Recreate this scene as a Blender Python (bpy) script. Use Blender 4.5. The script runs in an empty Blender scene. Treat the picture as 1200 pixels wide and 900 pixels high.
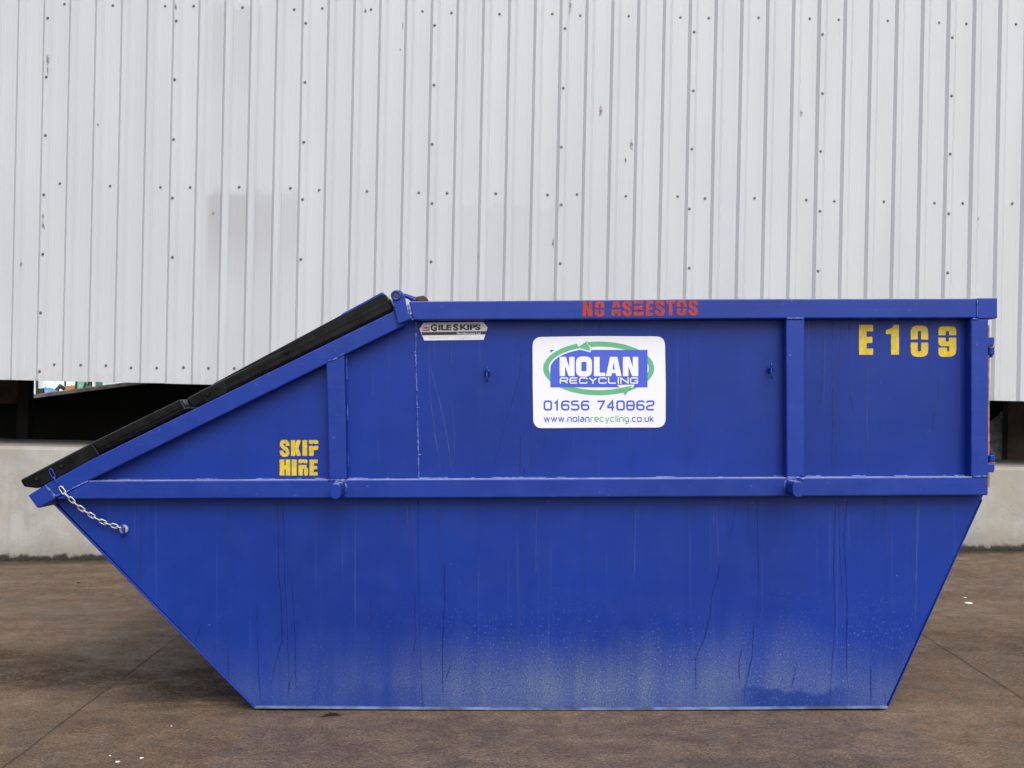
import bpy, bmesh, math, random
from mathutils import Vector, Matrix, noise as mnoise
from mathutils.geometry import tessellate_polygon
R = math.radians
rnd = random.Random(7)
SC = bpy.context.scene
COL = SC.collection

# ------------------------------------------------------------------ camera, sky, sun, exposure
F, CD, CH = 1350.0, 4.5, 1.188          # focal length in photo pixels, camera distance, camera height
cam_d = bpy.data.cameras.new('camera'); cam = bpy.data.objects.new('camera', cam_d); COL.objects.link(cam)
cam.location = (0, -CD, CH); cam.rotation_euler = (R(90), 0, 0)
cam_d.sensor_width = 36; cam_d.lens = 36 * F / 1200; cam_d.shift_y = 26 / 1200
cam_d.clip_start = 0.05; cam_d.clip_end = 2000
SC.camera = cam
SUN_EL, SUN_AZ = R(46), R(161)
w = bpy.data.worlds.new('World'); SC.world = w; w.use_nodes = True
wn = w.node_tree.nodes; bg = wn['Background']
sky = wn.new('ShaderNodeTexSky'); sky.sky_type = 'NISHITA'; sky.sun_disc = False
sky.sun_elevation = SUN_EL; sky.sun_rotation = SUN_AZ; sky.dust_density = 4.0; sky.air_density = 1.0; sky.ozone_density = 1.0
hs = wn.new('ShaderNodeHueSaturation'); hs.inputs['Saturation'].default_value = .5
w.node_tree.links.new(sky.outputs[0], hs.inputs['Color']); w.node_tree.links.new(hs.outputs[0], bg.inputs[0]); bg.inputs[1].default_value = 0.145
sun_d = bpy.data.lights.new('sun', 'SUN'); sun = bpy.data.objects.new('sun', sun_d); COL.objects.link(sun)
sun_d.energy = 0.95; sun_d.angle = R(50); sun_d.color = (1.0, 0.965, 0.91)
sd = Vector((math.sin(SUN_AZ) * math.cos(SUN_EL), math.cos(SUN_AZ) * math.cos(SUN_EL), math.sin(SUN_EL)))
sun.rotation_euler = sd.to_track_quat('Z', 'Y').to_euler(); sun.location = (6, -12, 14)
SC.view_settings.view_transform = 'Standard'; SC.view_settings.look = 'None'
SC.view_settings.exposure = 0.66; SC.view_settings.gamma = 1.0; SC.view_settings.use_curve_mapping = False

# dimensions were measured on the photo: pixel on a plane at depth Y -> metres
def X(px, Y=0.0): return (px - 600) / F * (CD + Y)
def Z(py, Y=0.0): return CH - (py - 476) / F * (CD + Y)
def P(px, py, Y=0.0): return Vector((X(px, Y), Y, Z(py, Y)))

# ------------------------------------------------------------------ material helpers
def srgb(r, g, b):
    f = lambda c: (c / 255 / 12.92) if c / 255 <= 0.04045 else ((c / 255 + 0.055) / 1.055) ** 2.4
    return (f(r), f(g), f(b), 1)
class G:
    def __init__(s, name):
        s.mat = bpy.data.materials.new(name); s.mat.use_nodes = True; s.t = s.mat.node_tree
        s.b = s.t.nodes['Principled BSDF']; s.o = s.t.nodes['Material Output']
        s._pos = s._obj = None
    def set(s, sock, v):
        if isinstance(v, bpy.types.NodeSocket): s.t.links.new(v, sock)
        elif isinstance(v, (tuple, list)) and len(v) == 3 and sock.type == 'RGBA': sock.default_value = (*v, 1)
        else: sock.default_value = v
    def P(s, **k):
        for n, v in k.items(): s.set(s.b.inputs[n.replace('_', ' ')], v)
        return s
    def pos(s):
        if not s._pos: s._pos = s.t.nodes.new('ShaderNodeNewGeometry').outputs['Position']
        return s._pos
    def obj(s):
        if not s._obj: s._obj = s.t.nodes.new('ShaderNodeTexCoord').outputs['Object']
        return s._obj
    def xyz(s, v):
        n = s.t.nodes.new('ShaderNodeSeparateXYZ'); s.set(n.inputs[0], v); return n.outputs
    def vec(s, x, y, z):
        n = s.t.nodes.new('ShaderNodeCombineXYZ')
        for i, v in enumerate((x, y, z)): s.set(n.inputs[i], v)
        return n.outputs[0]
    def scale(s, v, sc):
        n = s.t.nodes.new('ShaderNodeVectorMath'); n.operation = 'MULTIPLY'; s.set(n.inputs[0], v); n.inputs[1].default_value = sc; return n.outputs[0]
    def m(s, op, a, b=0.0, c=0.0, clamp=False):
        n = s.t.nodes.new('ShaderNodeMath'); n.operation = op; n.use_clamp = clamp
        s.set(n.inputs[0], a); s.set(n.inputs[1], b); s.set(n.inputs[2], c); return n.outputs[0]
    def noise(s, v, scale=5.0, detail=4.0, rough=0.55, dist=0.0):
        n = s.t.nodes.new('ShaderNodeTexNoise'); s.set(n.inputs['Vector'], v)
        n.inputs['Scale'].default_value = scale; n.inputs['Detail'].default_value = detail
        n.inputs['Roughness'].default_value = rough; n.inputs['Distortion'].default_value = dist
        return n.outputs['Fac']
    def vor(s, v, scale=5.0, feature='F1'):
        n = s.t.nodes.new('ShaderNodeTexVoronoi'); n.feature = feature; s.set(n.inputs['Vector'], v); n.inputs['Scale'].default_value = scale
        return n.outputs['Distance']
    def rng(s, v, a, b, lo=0.0, hi=1.0, smooth=True):
        n = s.t.nodes.new('ShaderNodeMapRange'); n.clamp = True
        if smooth: n.interpolation_type = 'SMOOTHSTEP'
        s.set(n.inputs[0], v)
        for i, q in enumerate((a, b, lo, hi)): s.set(n.inputs[i + 1], q)
        return n.outputs[0]
    def mix(s, f, a, b, mode='MIX'):
        n = s.t.nodes.new('ShaderNodeMix'); n.data_type = 'RGBA'; n.blend_type = mode
        s.set(n.inputs[0], f); s.set(n.inputs[6], a); s.set(n.inputs[7], b); return n.outputs[2]
    def bump(s, h, strength=0.3, dist=0.01):
        n = s.t.nodes.new('ShaderNodeBump'); n.inputs['Strength'].default_value = strength; n.inputs['Distance'].default_value = dist
        s.set(n.inputs['Height'], h); s.set(s.b.inputs['Normal'], n.outputs[0]); return s
    def alpha(s, a): s.set(s.b.inputs['Alpha'], a); return s
    def attr(s, name):
        n = s.t.nodes.new('ShaderNodeAttribute'); n.attribute_name = name; return n.outputs['Fac']
    def window(s, v, a, b, e):      # 1 between a and b with soft edges e
        return s.m('MULTIPLY', s.rng(v, a - e, a + e), s.rng(v, b - e, b + e, 1, 0))

def simple(name, col, rough=0.6, metal=0.0, var=0.25, scale=6.0, bump=0.0):
    g = G(name); n = g.noise(g.obj(), scale, 5)
    c = col[:3]; lo = tuple(q * (1 - var) for q in c); hi = tuple(min(1, q * (1 + var)) for q in c)
    g.P(Base_Color=g.mix(g.rng(n, .3, .7), lo, hi), Roughness=rough, Metallic=metal)
    if bump: g.bump(g.noise(g.obj(), scale * 8, 4), bump, 0.004)
    return g.mat

BLUE = (0.0024, 0.0235, 0.204)
def blue_paint():
    g = G('blue skip paint'); p = g.pos(); x, y, z = g.xyz(p)
    n1 = g.noise(p, 1.3, 3); n2 = g.noise(p, 9, 5)
    col = g.mix(g.rng(n1, .3, .7), tuple(c * .86 for c in BLUE), tuple(c * 1.12 for c in BLUE))
    col = g.mix(g.m('MULTIPLY', g.rng(n2, .45, .8), .25), col, (0.009, 0.034, 0.235))
    # faint vertical run marks left by rain
    run = g.noise(g.vec(g.m('ADD', g.m('MULTIPLY', x, 26), g.m('MULTIPLY', g.noise(p, 2.0, 1), 2.0)), 0.0, g.m('MULTIPLY', z, 0.7)), 1.0, 2, .5)
    col = g.mix(g.m('MULTIPLY', g.rng(run, .58, .68), .30), col, (0.003, 0.018, 0.165))
    run2 = g.noise(g.vec(g.m('MULTIPLY', x, 60), 3.0, g.m('MULTIPLY', z, 1.1)), 1.0, 2, .5)
    col = g.mix(g.m('MULTIPLY', g.rng(run2, .62, .72), .10), col, (0.10, 0.14, 0.30))
    # road dust splashed over the foot of the hull, washed off in streaks
    edge = g.noise(g.vec(g.m('MULTIPLY', x, 1.6), 0.0, 0.0), 1.0, 4, .6)
    top = g.rng(edge, .25, .75, .22, .44)
    band = g.m('MULTIPLY', g.rng(z, 0.0, g.m('MULTIPLY', top, 0.4), .55, 1), g.m('POWER', g.rng(z, 0.04, top, 1, 0, False), 1.35))
    mid = g.m('MULTIPLY', g.rng(x, -0.75, 0.15, .30, 1), g.rng(x, .45, 1.1, 1, .72))
    right = g.rng(x, 0.95, 1.45, 1, .75)
    wash = g.rng(g.noise(g.vec(g.m('MULTIPLY', x, 11), 0.0, g.m('MULTIPLY', z, .8)), 1.0, 4, .55), .28, .64, .45, 1)
    grain = g.rng(g.noise(p, 170, 3, .75), .36, .58, .12, 1)
    d = g.m('MULTIPLY', g.m('MULTIPLY', band, wash), g.m('MULTIPLY', g.m('MULTIPLY', mid, right), grain))
    wetx = g.window(x, 0.90, 1.30, .09)
    wetz = g.rng(g.m('SUBTRACT', z, g.rng(g.noise(g.vec(g.m('MULTIPLY', x, 9), 0., g.m('MULTIPLY', z, 6)), 1.0, 4), .3, .7, .060, .095)), -.010, .010, 1, 0)
    wetx2 = g.window(x, -0.62, -0.33, .12)
    wetz2 = g.rng(g.m('SUBTRACT', z, g.rng(g.noise(g.vec(g.m('MULTIPLY', x, 20), 7., 0.), 1.0, 3), .3, .7, .06, .12)), -.03, .03, 1, 0)
    wet = g.m('MAXIMUM', g.m('MULTIPLY', wetx, wetz), g.m('MULTIPLY', g.m('MULTIPLY', wetx2, wetz2), .5))
    d = g.m('MULTIPLY', d, g.m('SUBTRACT', 1.0, wet)); col = g.mix(g.m('MULTIPLY', wet, .55), col, (0.002, 0.018, 0.150))
    col = g.mix(g.m('MULTIPLY', d, 1.0, 0, True), col, g.mix(g.rng(g.noise(p, 120, 3, .7), .50, .60), (0.105, 0.155, 0.225), (0.20, 0.195, 0.20)))
    col = g.mix(g.m('MULTIPLY', g.m('MULTIPLY', band, mid), g.m('MULTIPLY', wash, .22)), col, (0.10, 0.15, 0.23))
    # dry splashes of grit
    sp = g.rng(g.noise(g.scale(p, (1, 1, .8)), 135, 3, .65), .60, .68)
    spm = g.m('MULTIPLY', g.rng(z, 0.10, 0.62, 1, 0), g.rng(g.noise(p, 3.2, 4), .36, .62, .15, 1))
    spm = g.m('MULTIPLY', spm, g.rng(x, -.7, .0, .25, 1))
    col = g.mix(g.m('MULTIPLY', g.m('MULTIPLY', sp, spm), .7), col, (0.22, 0.27, 0.38))
    # rubbed bare spots
    sc = g.rng(g.noise(g.scale(p, (1, 1, 1)), 31, 3, .6), .735, .76)
    col = g.mix(g.m('MULTIPLY', sc, .7), col, (0.16, 0.15, 0.16))
    rough = g.m('ADD', g.rng(n2, .3, .7, .36, .46), g.m('MULTIPLY', d, .35))
    g.P(Base_Color=col, Roughness=rough, Specular_IOR_Level=0.24)
    h = g.m('ADD', g.m('MULTIPLY', g.noise(p, 2.4, 2), 1.0), g.m('MULTIPLY', g.noise(p, 300, 2), .015))
    g.bump(h, .22, .02)
    return g.mat
def s_normal(g): g.pos(); return g._pos.node.outputs['True Normal']
def rail_paint():
    g = G('blue rail paint'); p = g.pos(); x, y, z = g.xyz(p)
    n1 = g.noise(p, 2.0, 3); n2 = g.noise(p, 14, 5)
    col = g.mix(g.rng(n1, .3, .7), tuple(c * .94 for c in BLUE), tuple(c * 1.14 for c in BLUE))
    col = g.mix(g.m('MULTIPLY', g.rng(n2, .45, .8), .3), col, (0.012, 0.040, 0.25))
    lon = g.noise(g.vec(g.m('MULTIPLY', x, 2.0), 0., g.m('MULTIPLY', z, 140)), 1.0, 3)
    col = g.mix(g.m('MULTIPLY', g.rng(lon, .52, .68), .18), col, (0.018, 0.055, 0.28))
    sc = g.rng(g.noise(g.scale(p, (1, 1, 2.4)), 46, 3, .6), .70, .74)
    col = g.mix(g.m('MULTIPLY', sc, .55), col, (0.17, 0.21, 0.38))
    rust = g.rng(g.noise(p, 55, 3, .6), .755, .775)
    col = g.mix(g.m('MULTIPLY', rust, .8), col, (0.09, 0.055, 0.035))
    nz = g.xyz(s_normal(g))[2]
    col = g.mix(g.m('MULTIPLY', g.rng(nz, .75, .95), g.rng(g.noise(p, 12, 4), .25, .6, .35, .75)), col, (0.34, 0.38, 0.50))  # upward faces paler: settled dust plus light from the sky put into the colour
    g.P(Base_Color=col, Roughness=g.rng(n2, .3, .7, .36, .48), Specular_IOR_Level=0.30)
    g.bump(g.m('ADD', g.noise(p, 6, 2), g.m('MULTIPLY', g.noise(p, 260, 2), .05)), .16, .01)
    return g.mat
def bead_paint():
    g = G('blue weld bead'); p = g.pos()
    g.P(Base_Color=g.mix(g.rng(g.noise(p, 60, 3), .35, .65), tuple(c * 1.1 for c in BLUE), (0.09, 0.15, 0.42)), Roughness=.36)
    g.bump(g.noise(p, 160, 3), .8, .004); return g.mat
def black_lid():
    g = G('black lid steel'); p = g.pos(); x, y, z = g.xyz(p)
    n = g.noise(p, 16, 5); col = g.mix(g.rng(n, .35, .75), (0.0025, 0.0025, 0.0032), (0.007, 0.007, 0.0085))
    lon = g.noise(g.vec(g.m('ADD', g.m('MULTIPLY', x, 3), g.m('MULTIPLY', z, 6)), y, g.m('SUBTRACT', g.m('MULTIPLY', z, 90), g.m('MULTIPLY', x, 45))), 1.0, 3)
    col = g.mix(g.m('MULTIPLY', g.rng(lon, .58, .75), .22), col, (0.014, 0.014, 0.016))
    rust = g.rng(g.noise(p, 30, 4, .65), .66, .74); col = g.mix(g.m('MULTIPLY', rust, .6), col, (0.022, 0.014, 0.010))
    tip = g.rng(g.m('ADD', x, g.m('MULTIPLY', g.noise(p, 60, 3), .03)), X(27) + .015, X(33) + .015, 1, 0)
    col = g.mix(tip, col, BLUE)
    g.P(Base_Color=col, Roughness=g.rng(n, .3, .7, .22, .36), Specular_IOR_Level=.17)
    g.bump(g.noise(p, 14, 3), .18, .01); return g.mat
def spray(name, ca, cb):
    g = G(name); p = g.pos(); n = g.noise(p, 38, 3, .55)
    g.P(Base_Color=g.mix(g.rng(n, .36, .62), cb, ca), Roughness=.5)
    a = g.attr('fade'); thin = g.rng(g.noise(p, 300, 4, .7), .30, .46, .60, 1.0)
    g.alpha(g.m('MULTIPLY', g.rng(a, 0, 1), thin)); return g.mat
def streak_mat(name, col, rough, amt):
    g = G(name); p = g.pos(); g.P(Base_Color=col, Roughness=rough)
    a = g.attr('fade'); g.alpha(g.m('MULTIPLY', g.m('MULTIPLY', a, amt), g.rng(g.noise(g.scale(p, (1, 1, .25)), 60, 3), .3, .6, .45, 1))); return g.mat
def cladding_mat():
    g = G('white steel cladding'); p = g.obj(); x, y, z = g.xyz(p)
    n = g.noise(g.scale(p, (1.5, 1, .25)), 2.2, 4)
    col = g.mix(g.rng(n, .3, .7), (0.390, 0.416, 0.446), (0.425, 0.451, 0.480))
    sh = g.rng(g.noise(g.vec(g.m('MULTIPLY', x, 1.0), 5., 0.), 1.0, 1), .35, .65)
    col = g.mix(g.m('MULTIPLY', sh, .35), col, (0.425, 0.442, 0.458))
    st = g.noise(g.vec(g.m('MULTIPLY', x, 55), 1., g.m('MULTIPLY', z, 1.1)), 1.0, 3)
    col = g.mix(g.m('MULTIPLY', g.rng(st, .56, .72), .07), col, (0.36, 0.36, 0.35))
    # sooty patches rubbed onto the flats of the sheets, below and above the fixing row
    pan = g.rng(y, -0.012, -0.004)
    wob = g.m('MULTIPLY', g.m('SUBTRACT', g.noise(p, 9, 5, .65), .5), .22)
    zz = g.m('ADD', z, wob)
    s1 = g.m('MULTIPLY', g.window(x, -2.40, -1.66, .03), g.m('MULTIPLY', g.rng(zz, 2.74, 2.86, 1, 0), g.rng(zz, 1.9, 2.6, .25, 1)))
    s1 = g.m('MULTIPLY', s1, g.rng(x, -2.3, -1.6, 1, .45))
    s2 = g.m('MULTIPLY', g.window(x, -2.40, -2.0, .03), g.m('MULTIPLY', g.rng(zz, 4.20, 4.28, 1, 0), g.rng(zz, 3.3, 4.1, .05, .45)))
    s3 = g.m('MULTIPLY', g.window(x, -.50, .40, .06), g.m('MULTIPLY', g.rng(zz, 2.72, 2.76, 1, 0), .22))
    s = g.m('MULTIPLY', g.m('ADD', g.m('ADD', s1, s2), s3), pan)
    col = g.mix(g.m('MULTIPLY', s, .68), col, (0.285, 0.29, 0.31))
    foot = g.m('MULTIPLY', g.rng(z, 1.31, 1.42, 1, 0), g.rng(g.noise(p, 18, 4), .4, .7))
    col = g.mix(g.m('MULTIPLY', foot, .3), col, (0.33, 0.32, 0.29))
    g.P(Base_Color=col, Roughness=.45, Specular_IOR_Level=.4)
    g.bump(g.noise(g.scale(p, (1, 1, .5)), 5, 3), .12, .012); return g.mat
def concrete_mat():
    g = G('cast concrete'); p = g.obj(); x, y, z = g.xyz(p)
    n = g.noise(p, 3, 6, .6); col = g.mix(g.rng(n, .3, .7), (0.255, 0.255, 0.243), (0.350, 0.350, 0.338))
    st = g.noise(g.vec(g.m('MULTIPLY', x, 26), y, g.m('MULTIPLY', z, 1.4)), 1.0, 4)
    col = g.mix(g.m('MULTIPLY', g.rng(st, .5, .72), .35), col, (0.22, 0.212, 0.19))
    br = g.m('MULTIPLY', g.rng(g.noise(p, 2.2, 5, .65), .46, .62), .7); col = g.mix(br, col, (0.28, 0.26, 0.22))
    pit = g.rng(g.vor(p, 24), .06, .15, 1, 0); pk = g.m('MULTIPLY', g.rng(g.noise(p, 5, 2), .40, .58), g.rng(x, 11.5, 12.6, .55, 1))
    pit = g.m('MULTIPLY', pit, pk); col = g.mix(g.m('MULTIPLY', pit, .65), col, (0.16, 0.145, 0.125))
    fine = g.noise(p, 140, 3); col = g.mix(g.m('MULTIPLY', g.rng(fine, .55, .75), .25), col, (0.17, 0.162, 0.15))
    lip = g.rng(z, .765, .80, 0, .45); col = g.mix(lip, col, (0.20, 0.19, 0.175))
    # algae and damp dirt along the foot (the yard meets the wall on a slight fall)
    wx, wy, wz = g.xyz(g.pos())
    hgt = g.m('SUBTRACT', wz, g.m('ADD', 0.037, g.m('MULTIPLY', wx, .0102)))
    hh = g.m('ADD', hgt, g.m('MULTIPLY', g.m('SUBTRACT', g.noise(p, 11, 5, .65), .5), .11))
    col = g.mix(g.rng(hh, .02, .20, .42, 0), col, (0.13, 0.12, 0.09))
    col = g.mix(g.rng(hh, .022, .055, .95, 0), col, (0.010, 0.0085, 0.005))
    g.P(Base_Color=col, Roughness=.85)
    g.bump(g.m('SUBTRACT', g.m('ADD', g.m('MULTIPLY', g.noise(p, 60, 4), .4), g.noise(p, 9, 3)), g.m('MULTIPLY', pit, 2.0)), .35, .01); return g.mat
def ground_mat():
    g = G('stained yard concrete'); p = g.pos(); x, y, z = g.xyz(p)
    warp = g.m('MULTIPLY', g.m('SUBTRACT', g.noise(p, 1.7, 4), .5), 1.0)
    n = g.noise(p, 1.1, 7, .62, .8); n2 = g.noise(g.scale(p, (1.1, 1.2, 1)), 5.5, 6, .65); n3 = g.noise(p, 46, 4, .65)
    col = g.mix(g.rng(n, .32, .68), (0.078, 0.054, 0.037), (0.132, 0.094, 0.065))
    col = g.mix(g.m('MULTIPLY', g.rng(n2, .42, .70), .70), col, (0.128, 0.080, 0.047))
    # scuffed grey lane where skips are dragged in front
    lane = g.m('MULTIPLY', g.window(g.m('ADD', x, g.m('MULTIPLY', warp, .06)), -.99, 1.47, .04), g.rng(y, -.25, .05, 1, .3))
    col = g.mix(g.m('MULTIPLY', lane, .62), col, g.mix(g.rng(n2, .35, .7), (0.080, 0.064, 0.058), (0.118, 0.091, 0.075)))
    # damp smears, darkest left of the skip
    q = g.m('ADD', y, g.m('MULTIPLY', g.m('ADD', x, 1.4), .35)); q = g.m('ADD', q, g.m('MULTIPLY', warp, .55))
    damp = g.m('MULTIPLY', g.window(q, .12, .72, .20), g.rng(x, -3.2, -1.6, .8, 1))
    damp = g.m('MULTIPLY', damp, g.rng(x, -.9, -.6, 1, 0))
    q2 = g.m('ADD', y, g.m('MULTIPLY', warp, 1.1))
    damp2 = g.m('MULTIPLY', g.window(q2, .9, 1.5, .3), g.rng(x, 1.6, 2.4, 0, .6))
    dm = g.m('MAXIMUM', damp, damp2)
    dm = g.m('MULTIPLY', dm, g.rng(g.noise(g.scale(p, (.7, 1.8, 1)), 3.2, 7, .7), .34, .52, .20, 1))
    col = g.mix(g.m('MULTIPLY', dm, .90), col, (0.026, 0.0165, 0.010))
    pud = g.rng(g.noise(g.scale(p, (.45, 1.2, 1)), .9, 3), .50, .62)
    pud = g.m('MULTIPLY', pud, g.rng(y, 1.2, 2.2, 0, 1))
    col = g.mix(g.m('MULTIPLY', pud, .40), col, (0.080, 0.064, 0.050))
    grit = g.rng(n3, .52, .66); col = g.mix(g.m('MULTIPLY', grit, .55), col, (0.185, 0.130, 0.086))
    gr2 = g.rng(g.noise(g.scale(p, (1, .8, 1)), 130, 3, .7), .54, .66); col = g.mix(g.m('MULTIPLY', gr2, .60), col, (0.19, 0.148, 0.112))
    dk = g.rng(g.noise(g.scale(p, (.8, 1, 1)), 85, 4, .7), .54, .64); col = g.mix(g.m('MULTIPLY', dk, .72), col, (0.030, 0.021, 0.015))
    ms = g.noise(g.scale(p, (.7, 1.2, 1)), 20, 6, .72)
    col = g.mix(g.m('MULTIPLY', g.rng(ms, .54, .68), .36), col, (0.050, 0.035, 0.025))
    col = g.mix(g.m('MULTIPLY', g.rng(ms, .46, .34), .34), col, (0.170, 0.114, 0.070))
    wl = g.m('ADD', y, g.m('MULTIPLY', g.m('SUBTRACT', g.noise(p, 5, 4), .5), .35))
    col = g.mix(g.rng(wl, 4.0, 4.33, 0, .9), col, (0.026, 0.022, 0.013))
    hf = g.noise(g.scale(p, (1.25, .8, 1)), 95, 5, .8)
    lf = g.noise(g.scale(p, (1.15, 1, 1)), 6.5, 7, .72, .8)
    dr = g.noise(g.vec(g.m('MULTIPLY', x, .9), g.m('ADD', g.m('MULTIPLY', y, 5), g.m('MULTIPLY', warp, 3.0)), 0.), 1.0, 5, .65)
    k = g.m('MULTIPLY', g.rng(hf, .36, .64, .50, 1.50, False), g.rng(lf, .34, .66, .86, 1.22))
    k = g.m('MULTIPLY', k, g.rng(dr, .35, .65, .88, 1.14))
    col = g.mix(1.0, col, g.vec(g.m('MULTIPLY', k, 1.0), g.m('MULTIPLY', k, .965), g.m('MULTIPLY', k, .925)), 'MULTIPLY')
    specks = g.rng(g.vor(p, 16), .020, .032, 1, 0); specks = g.m('MULTIPLY', specks, g.rng(g.noise(p, 7, 2), .5, .62))
    col = g.mix(g.m('MULTIPLY', specks, .8), col, (0.42, 0.39, 0.36))
    ro = g.rng(n2, .3, .7, .55, .85); ro = g.m('SUBTRACT', ro, g.m('MULTIPLY', g.m('MAXIMUM', g.m('MULTIPLY', dm, .2), pud), .20))
    g.P(Base_Color=col, Roughness=ro, Specular_IOR_Level=g.rng(dm, 0, 1, .32, .14))
    h = g.m('ADD', g.m('MULTIPLY', g.noise(g.scale(p, (.7, 1.3, 1)), 22, 5, .65), 1.0), g.m('MULTIPLY', g.noise(p, 120, 4, .7), .35))
    g.bump(h, .45, .012); return g.mat

M = {}
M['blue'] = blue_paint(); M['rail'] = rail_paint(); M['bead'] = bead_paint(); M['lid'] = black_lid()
M['clad'] = cladding_mat(); M['conc'] = concrete_mat(); M['ground'] = ground_mat()
M['yellow'] = spray('yellow spray paint', (0.58, 0.395, 0.008), (0.42, 0.335, 0.016))
M['red'] = spray('red spray paint', (0.33, 0.012, 0.009), (0.20, 0.014, 0.020))
M['wet'] = streak_mat('water run', (0.003, 0.012, 0.125, 1), .25, .60)
M['dirt'] = streak_mat('dirt run', (0.02, 0.024, 0.05, 1), .6, .60)
M['dust'] = streak_mat('dust run', (0.12, 0.18, 0.27, 1), .8, .26)
M['white'] = simple('white sign board', (0.60, 0.62, 0.68), .38, var=.02, scale=3)
M['sblue'] = simple('printed blue', srgb(52, 76, 184), .4, var=.03)
M['sgreen'] = simple('printed green', srgb(80, 156, 114), .4, var=.03)
M['black'] = simple('printed black', (0.016, 0.016, 0.018), .45, var=.1)
M['grey_ink'] = simple('faded grey print', (0.42, 0.42, 0.44), .5, var=.1)
M['red_ink'] = simple('printed red', (0.55, 0.04, 0.05), .5, var=.1)
M['navy_ink'] = simple('printed navy', (0.04, 0.05, 0.22), .5, var=.1)
M['zinc'] = simple('galvanised chain', (0.46, 0.46, 0.46), .42, .6, var=.2, scale=60)
M['edge'] = simple('scraped blue edge', (0.085, 0.125, 0.24), .6, var=.55, scale=14)
M['washer'] = simple('weathered washer', (0.24, 0.25, 0.28), .55, .3, var=.4, scale=80)
M['steel'] = simple('dull screw steel', (0.12, 0.12, 0.125), .4, .6, var=.35, scale=40)
M['rust'] = simple('rusty steel', (0.055, 0.028, 0.018), .85, var=.45, scale=30, bump=.4)
M['orange_fringe_rust'] = simple('orange fringe and rust', (0.30, 0.125, 0.045), .8, var=.35, scale=40)
M['near_black'] = simple('near-black steel', (0.012, 0.010, 0.009), .85, var=.4, scale=3)  # near-black base puts the deep shade inside the building into the colour
M['brown'] = simple('dark brown steel', (0.060, 0.038, 0.026), .8, var=.45, scale=4)
M['coping'] = simple('dusty grey coping', (0.22, 0.20, 0.18), .9, var=.4, scale=9)
M['foil'] = simple('grey crumpled plastic', (0.93, 0.93, 0.92), .3, var=.05, scale=8)
M['paleclad'] = simple('pale blue cladding', (0.62, 0.74, 0.75), .5, var=.08, scale=2)
M['orange'] = simple('orange machine paint', (0.42, 0.16, 0.035), .5, var=.12)
M['tarp'] = simple('blue tarpaulin', (0.10, 0.20, 0.42), .5, var=.3, scale=12)
M['greenglass'] = simple('green tinted glass', (0.16, 0.36, 0.27), .15, var=.25, scale=3)
M['whitepaint'] = simple('white vehicle paint', (0.78, 0.78, 0.78), .4, var=.05)
M['tyre'] = simple('black rubber', (0.02, 0.02, 0.022), .7, var=.2)
M['stone'] = simple('pale stone', (0.62, 0.60, 0.57), .8, var=.2, scale=60)
M['moss'] = simple('dark moss', (0.014, 0.014, 0.006), .95, var=.5, scale=50)
def stain_mat():
    g = G('brown rust stain'); p = g.pos(); g.P(Base_Color=g.mix(g.rng(g.noise(p, 90, 3), .35, .65), (0.05, 0.03, 0.02), (0.20, 0.12, 0.06)), Roughness=.85)
    g.alpha(g.m('MULTIPLY', g.attr('fade'), g.rng(g.noise(p, 130, 4, .7), .40, .55))); return g.mat
M['stain'] = stain_mat()
def wetstain_mat():
    g = G('dark damp stain'); p = g.pos(); g.P(Base_Color=(0.022, 0.009, 0.005, 1), Roughness=.6, Specular_IOR_Level=.2)
    g.alpha(g.m('MULTIPLY', g.attr('fade'), .9)); return g.mat
M['wetstain'] = wetstain_mat()

# ------------------------------------------------------------------ object helpers
def tag(o, label=None, cat=None, group=None, kind=None):
    for k, v in (('label', label), ('category', cat), ('group', group), ('kind', kind)):
        if v: o[k] = v
    return o
def empty(name, loc=(0, 0, 0), rot=(0, 0, 0)):
    o = bpy.data.objects.new(name, None); COL.objects.link(o); o.location = loc; o.rotation_euler = rot; o.empty_display_size = .1; return o
def link(name, me, mat, parent=None, off=None, bevel=0, seg=2, smooth=False, solid=0):
    if mat: me.materials.append(mat)
    if off is not None: me.transform(Matrix.Translation(-Vector(off)))
    o = bpy.data.objects.new(name, me); COL.objects.link(o)
    if parent: o.parent = parent
    if smooth:
        for p in me.polygons: p.use_smooth = True
    if solid:
        s = o.modifiers.new('thickness', 'SOLIDIFY'); s.thickness = solid; s.offset = 1
    if bevel:
        b = o.modifiers.new('bevel', 'BEVEL'); b.width = bevel; b.segments = seg; b.limit_method = 'ANGLE'; b.angle_limit = R(35)
    return o
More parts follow.
